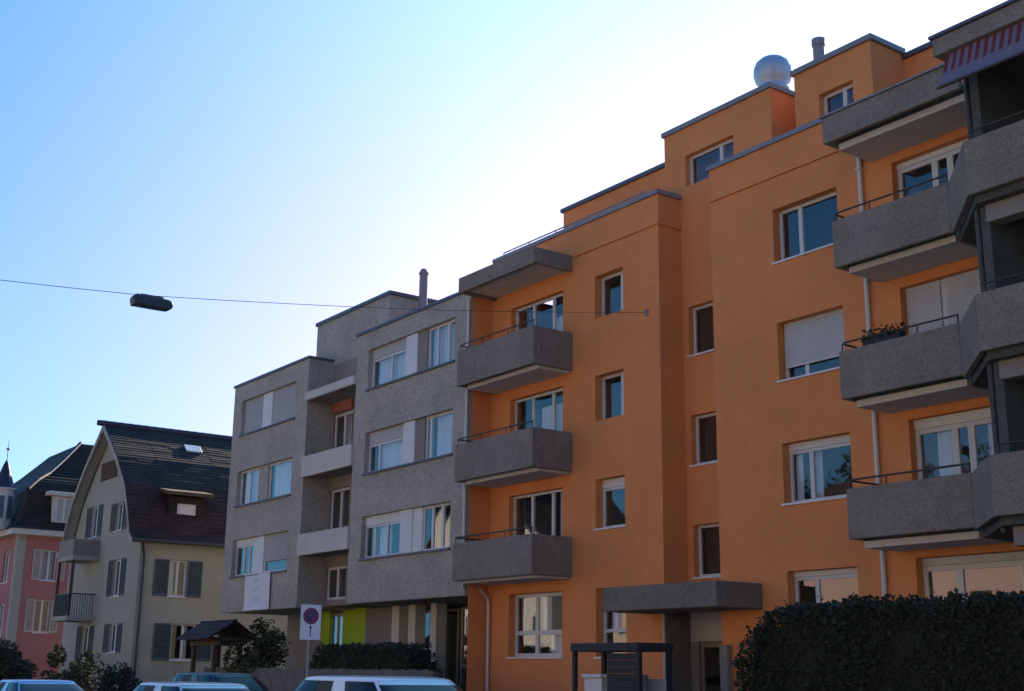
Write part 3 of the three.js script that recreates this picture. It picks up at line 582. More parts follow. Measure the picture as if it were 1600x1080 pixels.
{ // pink house with flared hipped roof and little spire
  const g = group('house');
  tag(g, 'pink rendered house with flared dark hipped roof and small spire', 'house');
  const X = -70, zc = -18.2, zR = -31, XL = -84;
  const holes = [[1.3, 2.1, 6.0, 7.6], [1.2, 2.0, 3.3, 5.0], [4.2, 5.0, 6.0, 7.6], [4.2, 5.0, 3.3, 5.0], [7.5, 8.3, 6.0, 7.6]];
  obj('side_wall', prism([[0, 0], [12.8, 0], [12.8, 8.3], [0, 8.3]], -0.35, 0, holes).rotateY(Math.PI / 2).translate(X, 0, zc), M.pink, g);
  obj('front_wall', wallGeo(XL, X - 0.352, 0, 8.3, zc, 0.35, [[-72.6, -71.4, 5.9, 7.6], [-72.6, -71.4, 2.9, 4.8], [-76, -75, 5.9, 7.6]]), M.pink, g);
  obj('rear_wall', [box(XL, XL + 0.3, 0, 8.3, zR, zc - 0.36), box(XL, X - 0.36, 0, 8.3, zR - 0.1, zR + 0.2)], M.pink, g);
  obj('inner_wall', box(XL + 1.5, X - 1.5, 0, 8.2, zR + 0.6, zc - 1.5), M.room, g);
  obj('corner_strip', [rbox(X - 0.35, X + 0.05, 0, 8.3, zc - 0.4, zc + 0.06, 0.02)], M.creamGable, g);
  obj('eaves_cornice', [rbox(XL - 0.4, X + 0.5, 8.302, 8.62, zR, zc + 0.5, 0.04)], M.band, g);
  holes.forEach((h, i) => {
    const w = sideWindow(g, 'window', zc - h[0], zc - h[1], h[2], h[3], X, { depth: 0.14, mull: [0.5], sill: true, curtains: i % 2 ? [] : [[0.1, 0.9, 0, 1]] });
    hingedShutter(w, -0.46, -0.02, 0, h[3] - h[2], 0.01, M.shutterGrey); hingedShutter(w, h[1] - h[0] + 0.02, h[1] - h[0] + 0.46, 0, h[3] - h[2], 0.01, M.shutterGrey);
  });
  for (const [a, b] of [[5.9, 7.6], [2.9, 4.8]]) frontWindow(g, 'window', -72.6, -71.4, a, b, zc, { depth: 0.14, mull: [0.5], sill: true, curtains: [[0.05, 0.95, 0, 1]] });
  // steep lower mansard slope and flared upper hip, lofted as rings
  const rings = [[0.55, 8.62], [0.1, 9.1], [-0.15, 9.9], [-0.28, 10.75], [-0.9, 11.35], [-1.7, 11.9], [-2.6, 12.75], [-3.4, 13.6], [-3.9, 14.15]];
  const xm0 = XL, xm1 = X;
  const ring = ([o, y]) => [[xm0 - o, y, zR - o], [xm1 + o, y, zR - o], [xm1 + o, y, zc + o], [xm0 - o, y, zc + o]];
  const pos = [];
  for (let k = 0; k < rings.length - 1; k++) {
    const a = ring(rings[k]), b = ring(rings[k + 1]);
    for (let i = 0; i < 4; i++) { const j = (i + 1) % 4; pos.push(...a[i], ...a[j], ...b[j], ...a[i], ...b[j], ...b[i]); }
  }
  const t = ring(rings[rings.length - 1]); pos.push(...t[0], ...t[1], ...t[2], ...t[0], ...t[2], ...t[3]);
  const rg = new THREE.BufferGeometry(); rg.setAttribute('position', new THREE.Float32BufferAttribute(pos, 3)); rg.computeVertexNormals();
  M.tile.side = THREE.DoubleSide;
  const R = obj('roof', triUV(rg), M.tile, g);
  const lath = []; for (let y = 8.8; y < 13.9; y += 0.19) { let k = 0; while (rings[k + 1][1] < y) k++; const f = (y - rings[k][1]) / (rings[k + 1][1] - rings[k][1]), o = rings[k][0] + (rings[k + 1][0] - rings[k][0]) * f + 0.03; lath.push(box(X + o - 0.03, X + o - 0.012 + rr(0, 0.008), y, y + 0.025, zR - o, zc + o)); }
  obj('tile_course', lath, M.tileRed, R);
  obj('hip_ridge', [tube(rings.slice(3).map(([o, y]) => [X + o, y + 0.04, zc + o]), 0.1, 8)], M.slate, R);
  const d = group('dormer', g);
  obj('dormer_box', box(X - 1.8, X + 0.12, 9.0, 10.5, zc - 2.75, zc - 1.55), M.band, d);
  obj('dormer_roof', rbox(X - 2.2, X + 0.4, 10.5, 10.72, zc - 3.05, zc - 1.2, 0.04), M.band, d);
  const dw = sideWindow(d, 'dormer_window', zc - 1.72, zc - 2.58, 9.1, 10.4, X + 0.35, { depth: 0.2, mull: [0.5] });
  // front bay with small spire
  const tcx = -71.4, tcz = -17.5;
  const tw = group('turret', g);
  obj('turret_wall', [cyl(tcx, 8.62, 10.75, tcz, 0.62, 0.62, 8)], M.band, tw);
  obj('turret_cornice', [cyl(tcx, 10.75, 10.84, tcz, 0.74, 0.74, 8)], M.band, tw);
  const sp = [[0.68, 0], [0.52, 0.22], [0.36, 0.65], [0.17, 1.25], [0.03, 1.56], [0, 1.6]].map(p => new THREE.Vector2(...p));
  obj('spire', triUV(new THREE.LatheGeometry(sp, 8).translate(tcx, 10.84, tcz)), M.slate, tw);
  obj('finial', [cyl(tcx, 12.38, 13.5, tcz, 0.025, 0.012, 6), triUV(new THREE.SphereGeometry(0.09, 10, 8).translate(tcx, 13.0, tcz))], M.zinc, tw);
  obj('turret_window', [0.45, 1.25, 2.05].map(a => triUV(new THREE.BoxGeometry(0.3, 1.2, 0.06).rotateY(a).translate(tcx + Math.sin(a) * 0.58, 9.8, tcz + Math.cos(a) * 0.58))), M.shutterBlue, tw);
}

// ================================================================ sunlit houses across the street (behind the viewer, mirrored in the panes)
function acrossHouse(x0, x1, zf, h, m, label, gable) {
  const g = group('house'); tag(g, label, 'house', undefined);
  const w = x1 - x0, holes = [], n = Math.max(2, Math.floor(w / 3));
  const fl = Math.floor((h - 0.6) / 2.8);
  for (let f = 0; f < fl; f++) for (let i = 0; i < n; i++) { const cx = (i + 0.5) * w / n; holes.push([cx - 0.6, cx + 0.6, f * 2.8 + 1.0, f * 2.8 + 2.45]); }
  const outline = gable ? [[0, 0], [w, 0], [w, h], [w / 2, h + w * 0.42], [0, h]] : [[0, 0], [w, 0], [w, h], [0, h]];
  obj('wall', [prism(outline, -0.35, 0, holes).rotateY(Math.PI).translate(x1, 0, zf), box(x0, x0 + 0.3, 0, h, zf + 0.36, zf + 9), box(x1 - 0.3, x1, 0, h, zf + 0.36, zf + 9), box(x0 + 0.3, x1 - 0.3, 0, h, zf + 8.7, zf + 9)], m, g);
  obj('inner_wall', box(x0 + 0.6, x1 - 0.6, 0, h - 0.3, zf + 1.4, zf + 8.6), M.room, g);
  for (const q of holes) { const o = makeWindow(g, 'window', q[1] - q[0], q[3] - q[2], { mull: [0.5], sill: true, depth: 0.15 }); o.rotation.y = Math.PI; o.position.set(x1 - q[0], q[2], zf); }
  if (gable) obj('roof', [prism([[x0 - 0.5, h - 0.3], [(x0 + x1) / 2, h + w * 0.42 + 0.05], [x1 + 0.5, h - 0.3], [x1 + 0.5, h - 0.05], [(x0 + x1) / 2, h + w * 0.42 + 0.3], [x0 - 0.5, h - 0.05]], zf - 0.4, zf + 9.3)], M.tileRed, g);
  else obj('roof', prism([[zf - 0.6, h], [zf + 9.6, h], [zf + 4.5, h + 3.4]], 0, w + 0.8).rotateY(-Math.PI / 2).translate(x1 + 0.4, 0, 0), M.tileRed, g);
  return g;
}
M.pinkPale = plaster(0.72, 0.50, 0.44); M.sand = plaster(0.74, 0.64, 0.46); M.white = plaster(0.78, 0.74, 0.66);
acrossHouse(-47, -31, 9.5, 8.6, M.pinkPale, 'pale pink house across the street behind the viewer with a ridge roof');
acrossHouse(-28.5, -15, 9.5, 9.0, M.sand, 'sand coloured house across the street, between pink and white neighbours', false);
acrossHouse(-12, 4, 9.0, 8.8, M.white, 'off white house across the street straight behind the viewer');
acrossHouse(7, 22, 9.5, 9.0, M.sand, 'sand coloured house across the street, last one up the road');
acrossHouse(-62, -50, 9.0, 8.6, M.sand, 'sand coloured house across the street, beyond the pink one');
acrossHouse(-80, -66, 8.0, 9.2, M.white, 'white gabled house far down the other side of the street', true);

// ================================================================ planting
const leafGeo = (() => {                                       // small folded leaf
  const g = new THREE.BufferGeometry();
  const v = [0, 0, 0, 0.5, 0.5, 0.12, 0, 0.55, 0, 0, 0.55, 0, 0.5, 0.5, 0.12, 0, 1.05, 0.02, 0, 0, 0, 0, 0.55, 0, -0.5, 0.5, 0.12, 0, 0.55, 0, 0, 1.05, 0.02, -0.5, 0.5, 0.12];
  g.setAttribute('position', new THREE.Float32BufferAttribute(v, 3)); g.computeVertexNormals();
  g.setAttribute('uv', new THREE.Float32BufferAttribute(new Float32Array(24), 2));
  return g;
})();
const leafMat = new THREE.MeshPhysicalMaterial({ color: 0xffffff, roughness: 0.95, transmission: 0.15, thickness: 0, side: THREE.DoubleSide });
function leaves(parent, pts, size, tone) {
  const im = new THREE.InstancedMesh(leafGeo, leafMat, pts.length), m4 = new THREE.Matrix4(), q = new THREE.Quaternion(), e = new THREE.Euler(), c = new THREE.Color();
  pts.forEach(([x, y, z, ax, ay], i) => {
    e.set(rr(-1.2, 1.2), ay + rr(-1, 1), rr(-1.5, 1.5), 'YXZ'); q.setFromEuler(e);
    const s = size * (0.55 + 1.25 * rnd() * rnd() + 0.2 * rnd()); m4.compose(new THREE.Vector3(x, y, z), q, new THREE.Vector3(s, s, s)); im.setMatrixAt(i, m4);
    const k = rr(0.45, 1.55); c.setRGB(tone[0] * k * rr(0.85, 1.2), tone[1] * k, tone[2] * k * rr(0.8, 1.2)); im.setColorAt(i, c);
  });
  im.name = 'foliage'; im.userData.kind = 'stuff'; im.castShadow = im.receiveShadow = true; parent.add(im);
}
const wob = (x, y, z) => Math.sin(x * 2.1 + z * 1.3) * 0.5 + Math.sin(x * 5.3 - y * 3.9 + z * 2.2) * 0.3 + Math.sin(x * 11.7 + y * 9.1 - z * 8.3) * 0.2;
function hedge(label, x0, x1, z0, z1, h, n, size, tone, round = 0.6) {
  const g = group('hedge'); tag(g, label, 'hedge');
  const pts = [], top = (x) => h - Math.max(0, round - (x - x0)) ** 2 / round * 0.75 - Math.max(0, round - (x1 - x)) ** 2 / round * 0.75;
  const A = [(x1 - x0) * h, (x1 - x0) * (z1 - z0), (z1 - z0) * h], tot = A[0] + A[1] + 2 * A[2];
  for (let i = 0; i < n; i++) {
    let r = rnd() * tot, x, y, z, ay = 0;
    if (r < A[0]) { x = rr(x0, x1); y = rr(0.1, top(x)); z = z1; } else if (r < A[0] + A[1]) { x = rr(x0, x1); y = top(x); z = rr(z0, z1); } else { x = rnd() < 0.5 ? x0 : x1; z = rr(z0, z1); y = rr(0.1, top(x)); ay = 1.57; }
    const d = 0.11 * wob(x * 1.7, y * 1.7, z * 1.7) - rnd() * 0.16;
    if (z === z1) z += d; else if (ay) x += (x === x1 ? d : -d); else y += d;
    if (rnd() < 0.006 && !ay && z !== z1) y += rr(0.03, 0.12);
    pts.push([x, y, z, 0, ay]);
  }
  leaves(g, pts, size, tone);
  const core = []; const st = 0.5;
  for (let x = x0 + 0.2; x < x1 - 0.2; x += st) core.push(box(x, Math.min(x + st, x1 - 0.2), 0, top(x + st / 2) - 0.09, z0 + 0.12, z1 - 0.13));
  obj('twigs', core, std(lin(0.012, 0.014, 0.008)), g);
  return g;
}
function shrub(label, cx, cz, rx, ry, rz, n, size, tone, grp) {
  const g = group('shrub'); tag(g, label, 'shrub', grp); g.position.set(cx, 0, cz);
  const pts = [], cl = [];
  for (let i = 0; i < 26; i++) { const a = rr(0, 6.283), u = rr(-0.7, 1), r = Math.sqrt(1 - u * u) * rr(0.45, 0.85); cl.push([Math.cos(a) * r, u * rr(0.55, 0.85), Math.sin(a) * r, rr(0.22, 0.4)]); }
  for (let i = 0; i < n; i++) {
    const c = cl[Math.floor(rnd() * cl.length)], a = rr(0, 6.283), u = rr(-1, 1), r = c[3] * Math.cbrt(rr(0.25, 1));
    const s = Math.sqrt(1 - u * u);
    pts.push([(c[0] + r * s * Math.cos(a)) * rx, ry + (c[1] + r * u) * ry, (c[2] + r * s * Math.sin(a)) * rz, 0, a]);
  }
  leaves(g, pts.filter(p => p[1] > 0.05), size, tone);
  obj('stem', cl.slice(0, 9).map(c => tube([[0, 0, 0], [c[0] * rx * 0.3, ry * 0.6, c[2] * rz * 0.3], [c[0] * rx, ry + c[1] * ry, c[2] * rz]], 0.025, 5)), M.bark, g);
  return g;
}
hedge('tall dark clipped hedge in front of the orange block and its shop window', -12.75, -3.5, -14.4, -13.0, 2.5, 60000, 0.048, [0.016, 0.023, 0.009], 0.9);
hedge('low dark hedge behind the board fence of the grey block', -36.6, -30.4, -19.6, -18.5, 2.28, 14000, 0.065, [0.022, 0.035, 0.013], 0.9);
shrub('olive green shrub beside the entrance of the grey block', -40.2, -18.6, 1.5, 1.65, 1.0, 4200, 0.10, [0.045, 0.055, 0.015]);
shrub('dark shrub at the corner of the pink house garden', -52.5, -13.6, 2.4, 1.22, 1.2, 3600, 0.11, [0.022, 0.034, 0.014]);
shrub('low dark shrub left of the wide one, by the pink house', -58.5, -14.6, 1.6, 1.35, 1.2, 2600, 0.11, [0.025, 0.03, 0.014]);
shrub('rounded garden shrub before the cream house gable', -46.2, -14.2, 1.4, 1.18, 1.1, 3600, 0.10, [0.028, 0.034, 0.016]);
shrub('small shrub under the lower side window of the cream house', -48.6, -16.8, 1.7, 0.85, 0.8, 2600, 0.09, [0.022, 0.03, 0.014]);

// tall trees behind the houses across the street, dark in the mirrored panes
function tree(label, x, z, h, cr) {
  const g = group('broadleaf_tree'); tag(g, label, 'tree', 'trees behind the houses across the street'); g.position.set(x, 0, z);
  obj('trunk', [triUV(new THREE.CylinderGeometry(0.14, 0.32, h * 0.6, 10).translate(0, h * 0.3, 0))], M.bark, g);
  const cl = [], pts = [];
  for (let i = 0; i < 34; i++) { const a = rr(0, 6.283), u = rr(-0.85, 1), r = Math.sqrt(1 - u * u) * rr(0.4, 0.9); cl.push([Math.cos(a) * r * cr, h * 0.63 + u * h * 0.3, Math.sin(a) * r * cr, rr(0.9, 1.7)]); }
  obj('limb', cl.slice(0, 12).map(c => tube([[0, h * rr(0.3, 0.5), 0], [c[0] * 0.4, c[1] * 0.85, c[2] * 0.4], [c[0], c[1], c[2]]], 0.06, 5)), M.bark, g);
  for (let i = 0; i < 5200; i++) { const c = cl[Math.floor(rnd() * cl.length)], a = rr(0, 6.283), u = rr(-1, 1), r = c[3] * Math.cbrt(rr(0.2, 1)), q = Math.sqrt(1 - u * u); pts.push([c[0] + r * q * Math.cos(a), c[1] + r * u * 0.8, c[2] + r * q * Math.sin(a), 0, a]); }
  leaves(g, pts, 0.24, [0.035, 0.06, 0.018]);
}
tree('tall broadleaf tree behind the pale pink house across the street', -40, 21, 15.5, 4.2);
tree('tall broadleaf tree behind the gap between two sand coloured houses', -49, 21, 16, 4.4);
tree('tall broadleaf tree behind the sand coloured house beyond the pink one', -58, 21, 15.5, 4.2);
tree('tall broadleaf tree furthest down the street behind the gabled white house', -69, 20, 16, 4.4);

// board fence in front of the grey block
{
  const g = group('board_fence'); tag(g, 'weathered upright board fence in front of the grey block', 'fence');
  let k = 0;
  for (let x = -43.4; x < -28.6; x += 0.205) {
    const t = rr(-0.02, 0.02), b = obj('board', rbox(x, x + 0.192, 0.1, 1.62 + t, -18.03, -18.0, 0.006), x > -41.5 && x < -39.4 ? M.fenceRed : M.fence, g); k++;
  }
  for (let x = -43.3; x < -28.5; x += 2.46) obj('post', rbox(x - 0.06, x + 0.06, 0, 1.58, -18.16, -18.035, 0.01), M.fence, g);
  obj('rail', [rbox(-43.4, -28.7, 0.35, 0.44, -18.1, -18.034, 0.008), rbox(-43.4, -28.7, 1.2, 1.29, -18.1, -18.034, 0.008)], M.fence, g);
}
// timber garden gate with small tiled roof
{
  const g = group('gate_canopy'); tag(g, 'small timber gate canopy with tiled roof beside the cream house', 'gate canopy');
  const x0 = -43.6, x1 = -41.2, z = -18.0;
  for (const x of [x0 + 0.3, x1 - 0.3]) for (const dz of [-0.45, 0.45]) obj('post', rbox(x - 0.07, x + 0.07, 0, 2.35, z + dz - 0.07, z + dz + 0.07, 0.012), M.timber, g);
  obj('beam', [rbox(x0, x1, 2.35, 2.5, z + 0.38, z + 0.52, 0.012), rbox(x0, x1, 2.35, 2.5, z - 0.52, z - 0.38, 0.012), ...[0.3, 1.2, 2.1].map(d => rbox(x0 + d - 0.06, x0 + d + 0.06, 2.5, 2.62, z - 0.75, z + 0.75, 0.012))], M.timber, g);
  obj('roof', [...courses([[0, 3.18], [0.95, 2.55]], x0 - 0.25, x1 + 0.25, 0.28), ...courses([[0, 3.18], [-0.95, 2.55]], x0 - 0.25, x1 + 0.25, 0.28)].map(q => q.rotateY(Math.PI / 2).translate(0, 0, z)), M.tileRed, g);
  obj('gate_rail', [rbox(x0 + 0.37, x1 - 0.37, 1.35, 1.45, z + 0.42, z + 0.48, 0.01), rbox(x0 + 0.37, x1 - 0.37, 0.95, 1.05, z + 0.42, z + 0.48, 0.01)], M.fence, g);
}
// bicycle shelter in front of the orange block
{
  const g = group('bicycle_shelter'); tag(g, 'dark flat roofed bicycle shelter in front of the orange block', 'shelter');
  const x0 = -21.5, x1 = -19.35, zf = -17.0, zb = -17.95;
  obj('roof', [rbox(x0, x1, 2.03, 2.2, zb, zf, 0.02)], M.black, g);
  for (const [x, z] of [[x0 + 0.06, zf - 0.08], [x1 - 0.06, zf - 0.08], [x0 + 0.06, zb + 0.08], [x1 - 0.06, zb + 0.08]]) obj('post', rbox(x - 0.045, x + 0.045, 0, 2.03, z - 0.045, z + 0.045, 0.008), M.black, g);
  for (let i = 0; i < 14; i++) obj('slat', rbox(x1 - 1.05, x1 - 0.12, 0.15 + i * 0.132, 0.276 + i * 0.132, zf - 0.1, zf - 0.075, 0.006), M.black, g);
  obj('rear_panel', rbox(x0 + 0.12, x1 - 0.12, 0.1, 1.5, zb + 0.06, zb + 0.09, 0.01), M.whitePanel, g);
}
// waste containers in the shelter
for (const [x, m, l] of [[-21.0, M.whitePanel, 'pale wheeled bin at the open end of the shelter'], [-20.3, M.grey, 'grey wheeled bin beside the pale one in the shelter']]) {
  const g = group('wheeled_bin'); tag(g, l, 'bin', 'bins in the shelter'); g.position.set(x, 0, -17.5);
  const b = prism([[-0.24, 0.12], [0.24, 0.12], [0.29, 1.5], [-0.29, 1.5]], -0.3, 0.3);
  obj('body', b, m, g); obj('lid', [rbox(-0.32, 0.32, 1.5, 1.58, -0.34, 0.36, 0.03)], m, g);
  for (const s of [-1, 1]) obj('wheel', triUV(new THREE.CylinderGeometry(0.12, 0.12, 0.06, 16).rotateZ(Math.PI / 2).translate(s * 0.27, 0.12, -0.24)), M.black, g);
}

// ================================================================ street lamp on its span wire
{
  const sag = (z) => 8.62 + 0.152 * Math.max(0, -8.1 - z) - (z > -8.1 ? 0.09 * (z + 8.1) - 0.0042 * (z + 8.1) ** 2 : 0);
  const pts = []; for (let z = -20.98; z <= 9.5; z += 1.45) pts.push([-23.4, sag(z) - (z < -8.1 ? 0.9 * Math.sin((z + 21) / 12.9 * Math.PI) * 0.12 : 0), z]);
  const w = obj('span_wire', tube(pts, 0.0065, 6), M.darkPipe); obj('wall_anchor', [rbox(-23.46, -23.34, pts[0][1] - 0.09, pts[0][1] + 0.09, -20.998, -20.975, 0.006), triUV(new THREE.TorusGeometry(0.035, 0.009, 8, 16).rotateY(Math.PI / 2).translate(-23.4, pts[0][1], -20.95))], M.zinc, w); tag(w, 'thin steel wire spanning the street from the orange block', 'wire');
  const g = group('street_lamp'); tag(g, 'dark street lamp hanging from the span wire', 'street lamp');
  g.position.set(-23.4, 8.46, -8.1); g.scale.setScalar(0.86);
  const hs = new THREE.Shape(); hs.moveTo(-0.42, -0.07); hs.lineTo(0.36, -0.07); hs.quadraticCurveTo(0.44, -0.05, 0.43, 0.02); hs.quadraticCurveTo(0.42, 0.1, 0.3, 0.1); hs.lineTo(-0.36, 0.13); hs.quadraticCurveTo(-0.44, 0.12, -0.44, 0.02); hs.closePath();
  const hg = triUV(new THREE.ExtrudeGeometry(hs, { depth: 0.2, bevelEnabled: true, bevelSize: 0.03, bevelThickness: 0.04, bevelSegments: 3 }).translate(0, 0, -0.1).rotateY(Math.PI / 2).rotateX(0.01));
  obj('housing', hg, std(lin(0.035, 0.035, 0.05), { roughness: 0.5 }), g);
  obj('lens', rbox(-0.1, 0.1, -0.115, -0.075, -0.3, 0.3, 0.02), M.glass, g);
  obj('hanger', [cyl(0, 0.1, 0.19, -0.2, 0.014, 0.014, 6), cyl(0, 0.1, 0.19, 0.2, 0.014, 0.014, 6), rbox(-0.03, 0.03, 0.15, 0.2, -0.26, 0.26, 0.01)], M.darkPipe, g);
}
// flower box on the balcony rail
{
  const g = group('flower_box'); tag(g, 'dark flower box on the parapet of the middle balcony in the right stack', 'flower box');
  g.position.set(-15.2, 7.9, -19.8);
  obj('trough', rbox(-0.45, 0.45, 0.0, 0.17, -0.09, 0.09, 0.015), M.black, g);
  const pts = []; for (let i = 0; i < 420; i++) pts.push([rr(-0.45, 0.45), rr(0.12, 0.32) * (0.8 + 0.3 * Math.sin(i)), rr(-0.13, 0.13), 0, rr(0, 6)]);
  leaves(g, pts, 0.05, [0.02, 0.026, 0.012]);
}
// ================================================================ no parking sign
{
  const cv = document.createElement('canvas'); cv.width = 160; cv.height = 260; const c = cv.getContext('2d');
  c.fillStyle = '#d6d2da'; c.fillRect(0, 0, 160, 260);
  c.fillStyle = '#8e2440'; c.beginPath(); c.arc(80, 84, 62, 0, 7); c.fill();
  c.fillStyle = '#3a3564'; c.beginPath(); c.arc(80, 84, 46, 0, 7); c.fill();
  c.strokeStyle = '#8e2440'; c.lineWidth = 15; c.beginPath(); c.moveTo(47, 51); c.lineTo(113, 117); c.stroke();
  c.fillStyle = '#2d2a35'; c.fillRect(76, 160, 8, 80); c.beginPath(); c.moveTo(80, 150); c.lineTo(68, 174); c.lineTo(92, 174); c.fill();
  const tx = new THREE.CanvasTexture(cv); tx.colorSpace = THREE.SRGBColorSpace; tx.magFilter = THREE.LinearFilter;
  const g = group('no_parking_sign'); tag(g, 'no parking sign on a grey pole at the pavement edge', 'sign');
  g.position.set(-22.05, 0.13, -11.2); g.rotation.y = Math.PI / 2 - 0.25;
  obj('pole', cyl(0, 0, 2.68, -0.04, 0.03, 0.03, 12), M.zinc, g);
  obj('plate', rbox(-0.2, 0.2, 2.0, 2.66, -0.008, 0.006, 0.006), M.zinc, g);
  const f = new THREE.PlaneGeometry(0.39, 0.645).translate(0, 2.33, 0.0085); obj('face', f, std(new THREE.Color(1, 1, 1), { map: tx, roughness: 0.5 }), g);
}

// ================================================================ parked cars
const tyreM = std(lin(0.018, 0.018, 0.018)), rimM = std(lin(0.5, 0.5, 0.52), { metalness: 0.8, roughness: 0.35 });
const carGlass = new THREE.MeshPhysicalMaterial({ color: lin(0.012, 0.014, 0.018), roughness: 0.02, ior: 1.25 });
function car(label, x, z, paint, o) {
  const g = group('parked_car'); tag(g, label, 'car', 'cars parked along the far kerb'); g.position.set(x, 0, z); if (o.flip) g.rotation.y = Math.PI;
  const L = o.L, W = 1.7, H = o.H, belt = 0.93, hl = L / 2, pm = new THREE.MeshPhysicalMaterial({ color: paint, roughness: 0.35, metalness: o.metal ?? 0.2, clearcoat: o.cc ?? 0.8, clearcoatRoughness: 0.08 });
  const s = new THREE.Shape(), wr = 0.34, wf = hl - 0.78, wb = -hl + 0.72;
  s.moveTo(-hl + 0.05, 0.3); s.lineTo(wb - wr, 0.22); s.absarc(wb, 0.3, wr, Math.PI, 0, true); s.lineTo(wf - wr, 0.2); s.absarc(wf, 0.3, wr, Math.PI, 0, true);
  s.lineTo(hl - 0.04, 0.26); s.quadraticCurveTo(hl, 0.5, hl - 0.06, 0.66); s.quadraticCurveTo(hl - 0.2, 0.82, hl - 0.95, belt); s.lineTo(-hl + 0.12, belt + 0.02); s.quadraticCurveTo(-hl - 0.02, 0.7, -hl, 0.5); s.closePath();
  obj('body', triUV(new THREE.ExtrudeGeometry(s, { depth: W - 0.16, bevelEnabled: true, bevelSize: 0.06, bevelThickness: 0.08, bevelSegments: 4, curveSegments: 14 }).translate(0, 0, -(W - 0.16) / 2)), pm, g);
  // cabin as a parametric skin, panes are patches of it lifted by 8 mm
  const [b0, b1, r0, r1] = o.cab;                              // belt rear/front, roof rear/front
  const skin = (u, t, off) => {
    const a = u * Math.PI * 2, sx = Math.cos(a), sz = Math.sin(a), ex = 0.28, px = Math.sign(sx) * Math.abs(sx) ** ex, pz = Math.sign(sz) * Math.abs(sz) ** ex;
    const tt = Math.min(1, t), k = tt * tt * 0.25 + tt * 0.75, xr = b0 + (r0 - b0) * k, xf = b1 + (r1 - b1) * k, zw = 0.80 + (0.585 - 0.80) * k;
    let x = (xr + xf) / 2 + px * ((xf - xr) / 2), zz = pz * zw, y = belt - 0.02 + (H - 0.05 - belt + 0.02) * tt;
    if (t > 1) { const q = t - 1, sh = 1 - q; x = (r0 + r1) / 2 + px * (r1 - r0) / 2 * Math.sqrt(Math.max(0, 1 - q * q)); zz = pz * 0.585 * Math.sqrt(Math.max(0, 1 - q * q)); y = H - 0.05 + 0.05 * Math.sin(q * Math.PI / 2); }
    return [x + sx * off, y, zz + sz * off];
  };
  const patch = (u0, u1, t0, t1, nu, nt, off) => {
    const pos = [], idx = [];
    for (let j = 0; j <= nt; j++) for (let i = 0; i <= nu; i++) pos.push(...skin(u0 + (u1 - u0) * i / nu, t0 + (t1 - t0) * j / nt, off));
    for (let j = 0; j < nt; j++) for (let i = 0; i < nu; i++) { const a = j * (nu + 1) + i, b = a + 1, c2 = a + nu + 1, d = c2 + 1; idx.push(a, c2, b, b, c2, d); }
    const q = new THREE.BufferGeometry(); q.setAttribute('position', new THREE.Float32BufferAttribute(pos, 3)); q.setIndex(idx); q.computeVertexNormals();
    q.setAttribute('uv', new THREE.Float32BufferAttribute(new Float32Array(pos.length / 3 * 2), 2)); return q;
  };
  pm.side = THREE.DoubleSide; carGlass.side = THREE.DoubleSide;
  obj('cabin', patch(0, 1, 0, 2, 96, 24, 0), pm, g);
  // angle ranges of the panes round the cabin
  const side = [[0.135, 0.244], [0.254, 0.362]];
  const seal = (u0, u1, t0, t1) => obj('window_seal', patch(u0 - 0.004, u1 + 0.004, t0 - 0.025, t1 + 0.02, 20, 8, 0.004), M.seal, g);
  for (const [a, b] of side) { seal(a, b, 0.1, 0.955); seal(1 - b, 1 - a, 0.1, 0.955); }
  seal(-0.105, 0.105, 0.06, 0.9); seal(0.41, 0.59, 0.12, 0.86);
  for (const [a, b] of side) { obj('side_window', patch(a, b, 0.1, 0.955, 16, 8, 0.008), carGlass, g); obj('side_window', patch(1 - b, 1 - a, 0.1, 0.955, 16, 8, 0.008), carGlass, g); }
  obj('windscreen', patch(-0.105, 0.105, 0.06, 0.9, 20, 8, 0.008), carGlass, g);
  obj('rear_window', patch(0.41, 0.59, 0.12, 0.86, 20, 8, 0.008), carGlass, g);
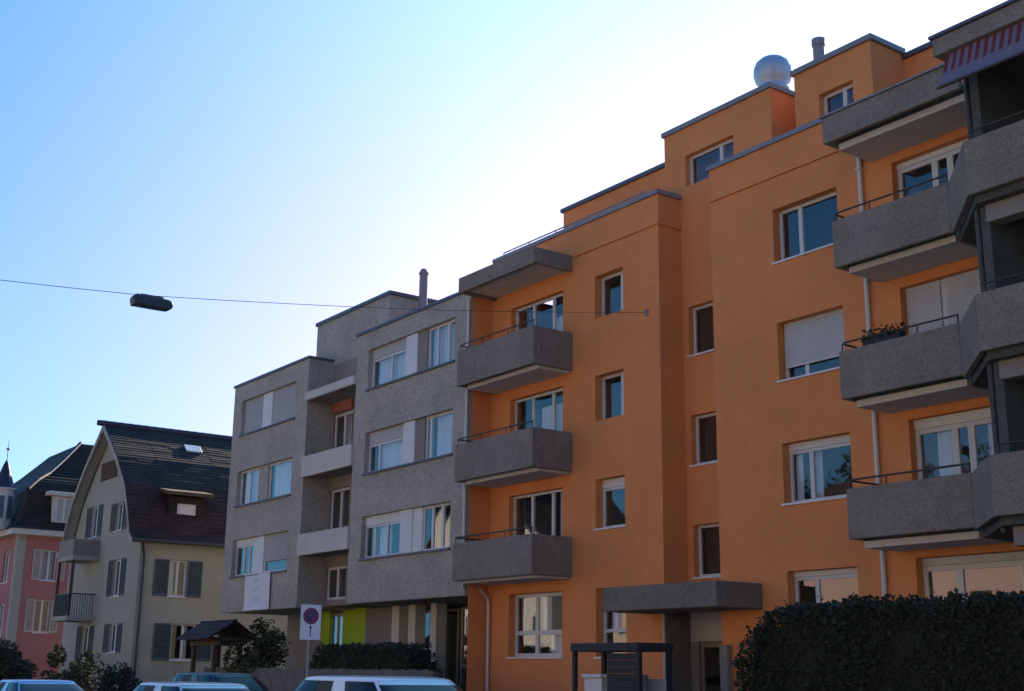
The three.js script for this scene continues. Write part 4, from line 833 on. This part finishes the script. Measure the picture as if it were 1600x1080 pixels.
  obj('aerial', tube([[r0 + 0.25, H - 0.03, 0], [r0 + 0.16, H + 0.1, 0], [r0 + 0.02, H + 0.3, 0]], 0.004, 5), M.black, g);
  for (const wx of [wf, wb]) for (const sd of [-1, 1]) {
    const w = group('wheel', g); w.position.set(wx, 0.3, sd * (W / 2 - 0.1));
    obj('tyre', triUV(new THREE.TorusGeometry(0.23, 0.075, 10, 28)), tyreM, w);
    obj('rim', [triUV(new THREE.CylinderGeometry(0.19, 0.19, 0.1, 24).rotateX(Math.PI / 2)), triUV(new THREE.CylinderGeometry(0.05, 0.05, 0.13, 12).rotateX(Math.PI / 2))], rimM, w);
  }
  for (const sd of [-1, 1]) {
    obj('headlight', rbox(hl - 0.22, hl + 0.015, 0.58, 0.72, sd * 0.62 - 0.16, sd * 0.62 + 0.16, 0.03), M.steel, g);
    obj('tail_light', rbox(-hl - 0.03, -hl + 0.1, 0.62, 0.86, sd * 0.68 - 0.1, sd * 0.68 + 0.1, 0.03), std(lin(0.35, 0.02, 0.02), { roughness: 0.3 }), g);
    obj('mirror', rbox(b1 - 0.55, b1 - 0.35, belt + 0.02, belt + 0.16, sd * 0.9 - 0.09, sd * 0.9 + 0.09, 0.03), pm, g);
  }
}
car('white hatchback parked before the grey block fence', -13.5, -8.05, lin(0.74, 0.75, 0.77), { L: 4.2, H: 1.535, cab: [-2.0, 1.35, -1.45, 0.45], metal: 0 });
car('silver hatchback parked between the white and the blue car', -19.0, -7.9, lin(0.55, 0.56, 0.57), { L: 4.0, H: 1.39, cab: [-1.85, 1.3, -1.35, 0.45], metal: 0.3 });
car('light blue saloon parked furthest down the row', -26.4, -7.6, lin(0.22, 0.38, 0.62), { L: 4.4, H: 1.34, cab: [-1.7, 1.3, -1.0, 0.4], metal: 0.4 });
car('black estate car parked on the forecourt behind the row', -29.0, -12.6, lin(0.015, 0.016, 0.018), { L: 4.4, H: 1.5, cab: [-2.1, 1.4, -1.85, 0.5], metal: 0, cc: 0.25 });
renderer.render(scene, camera);
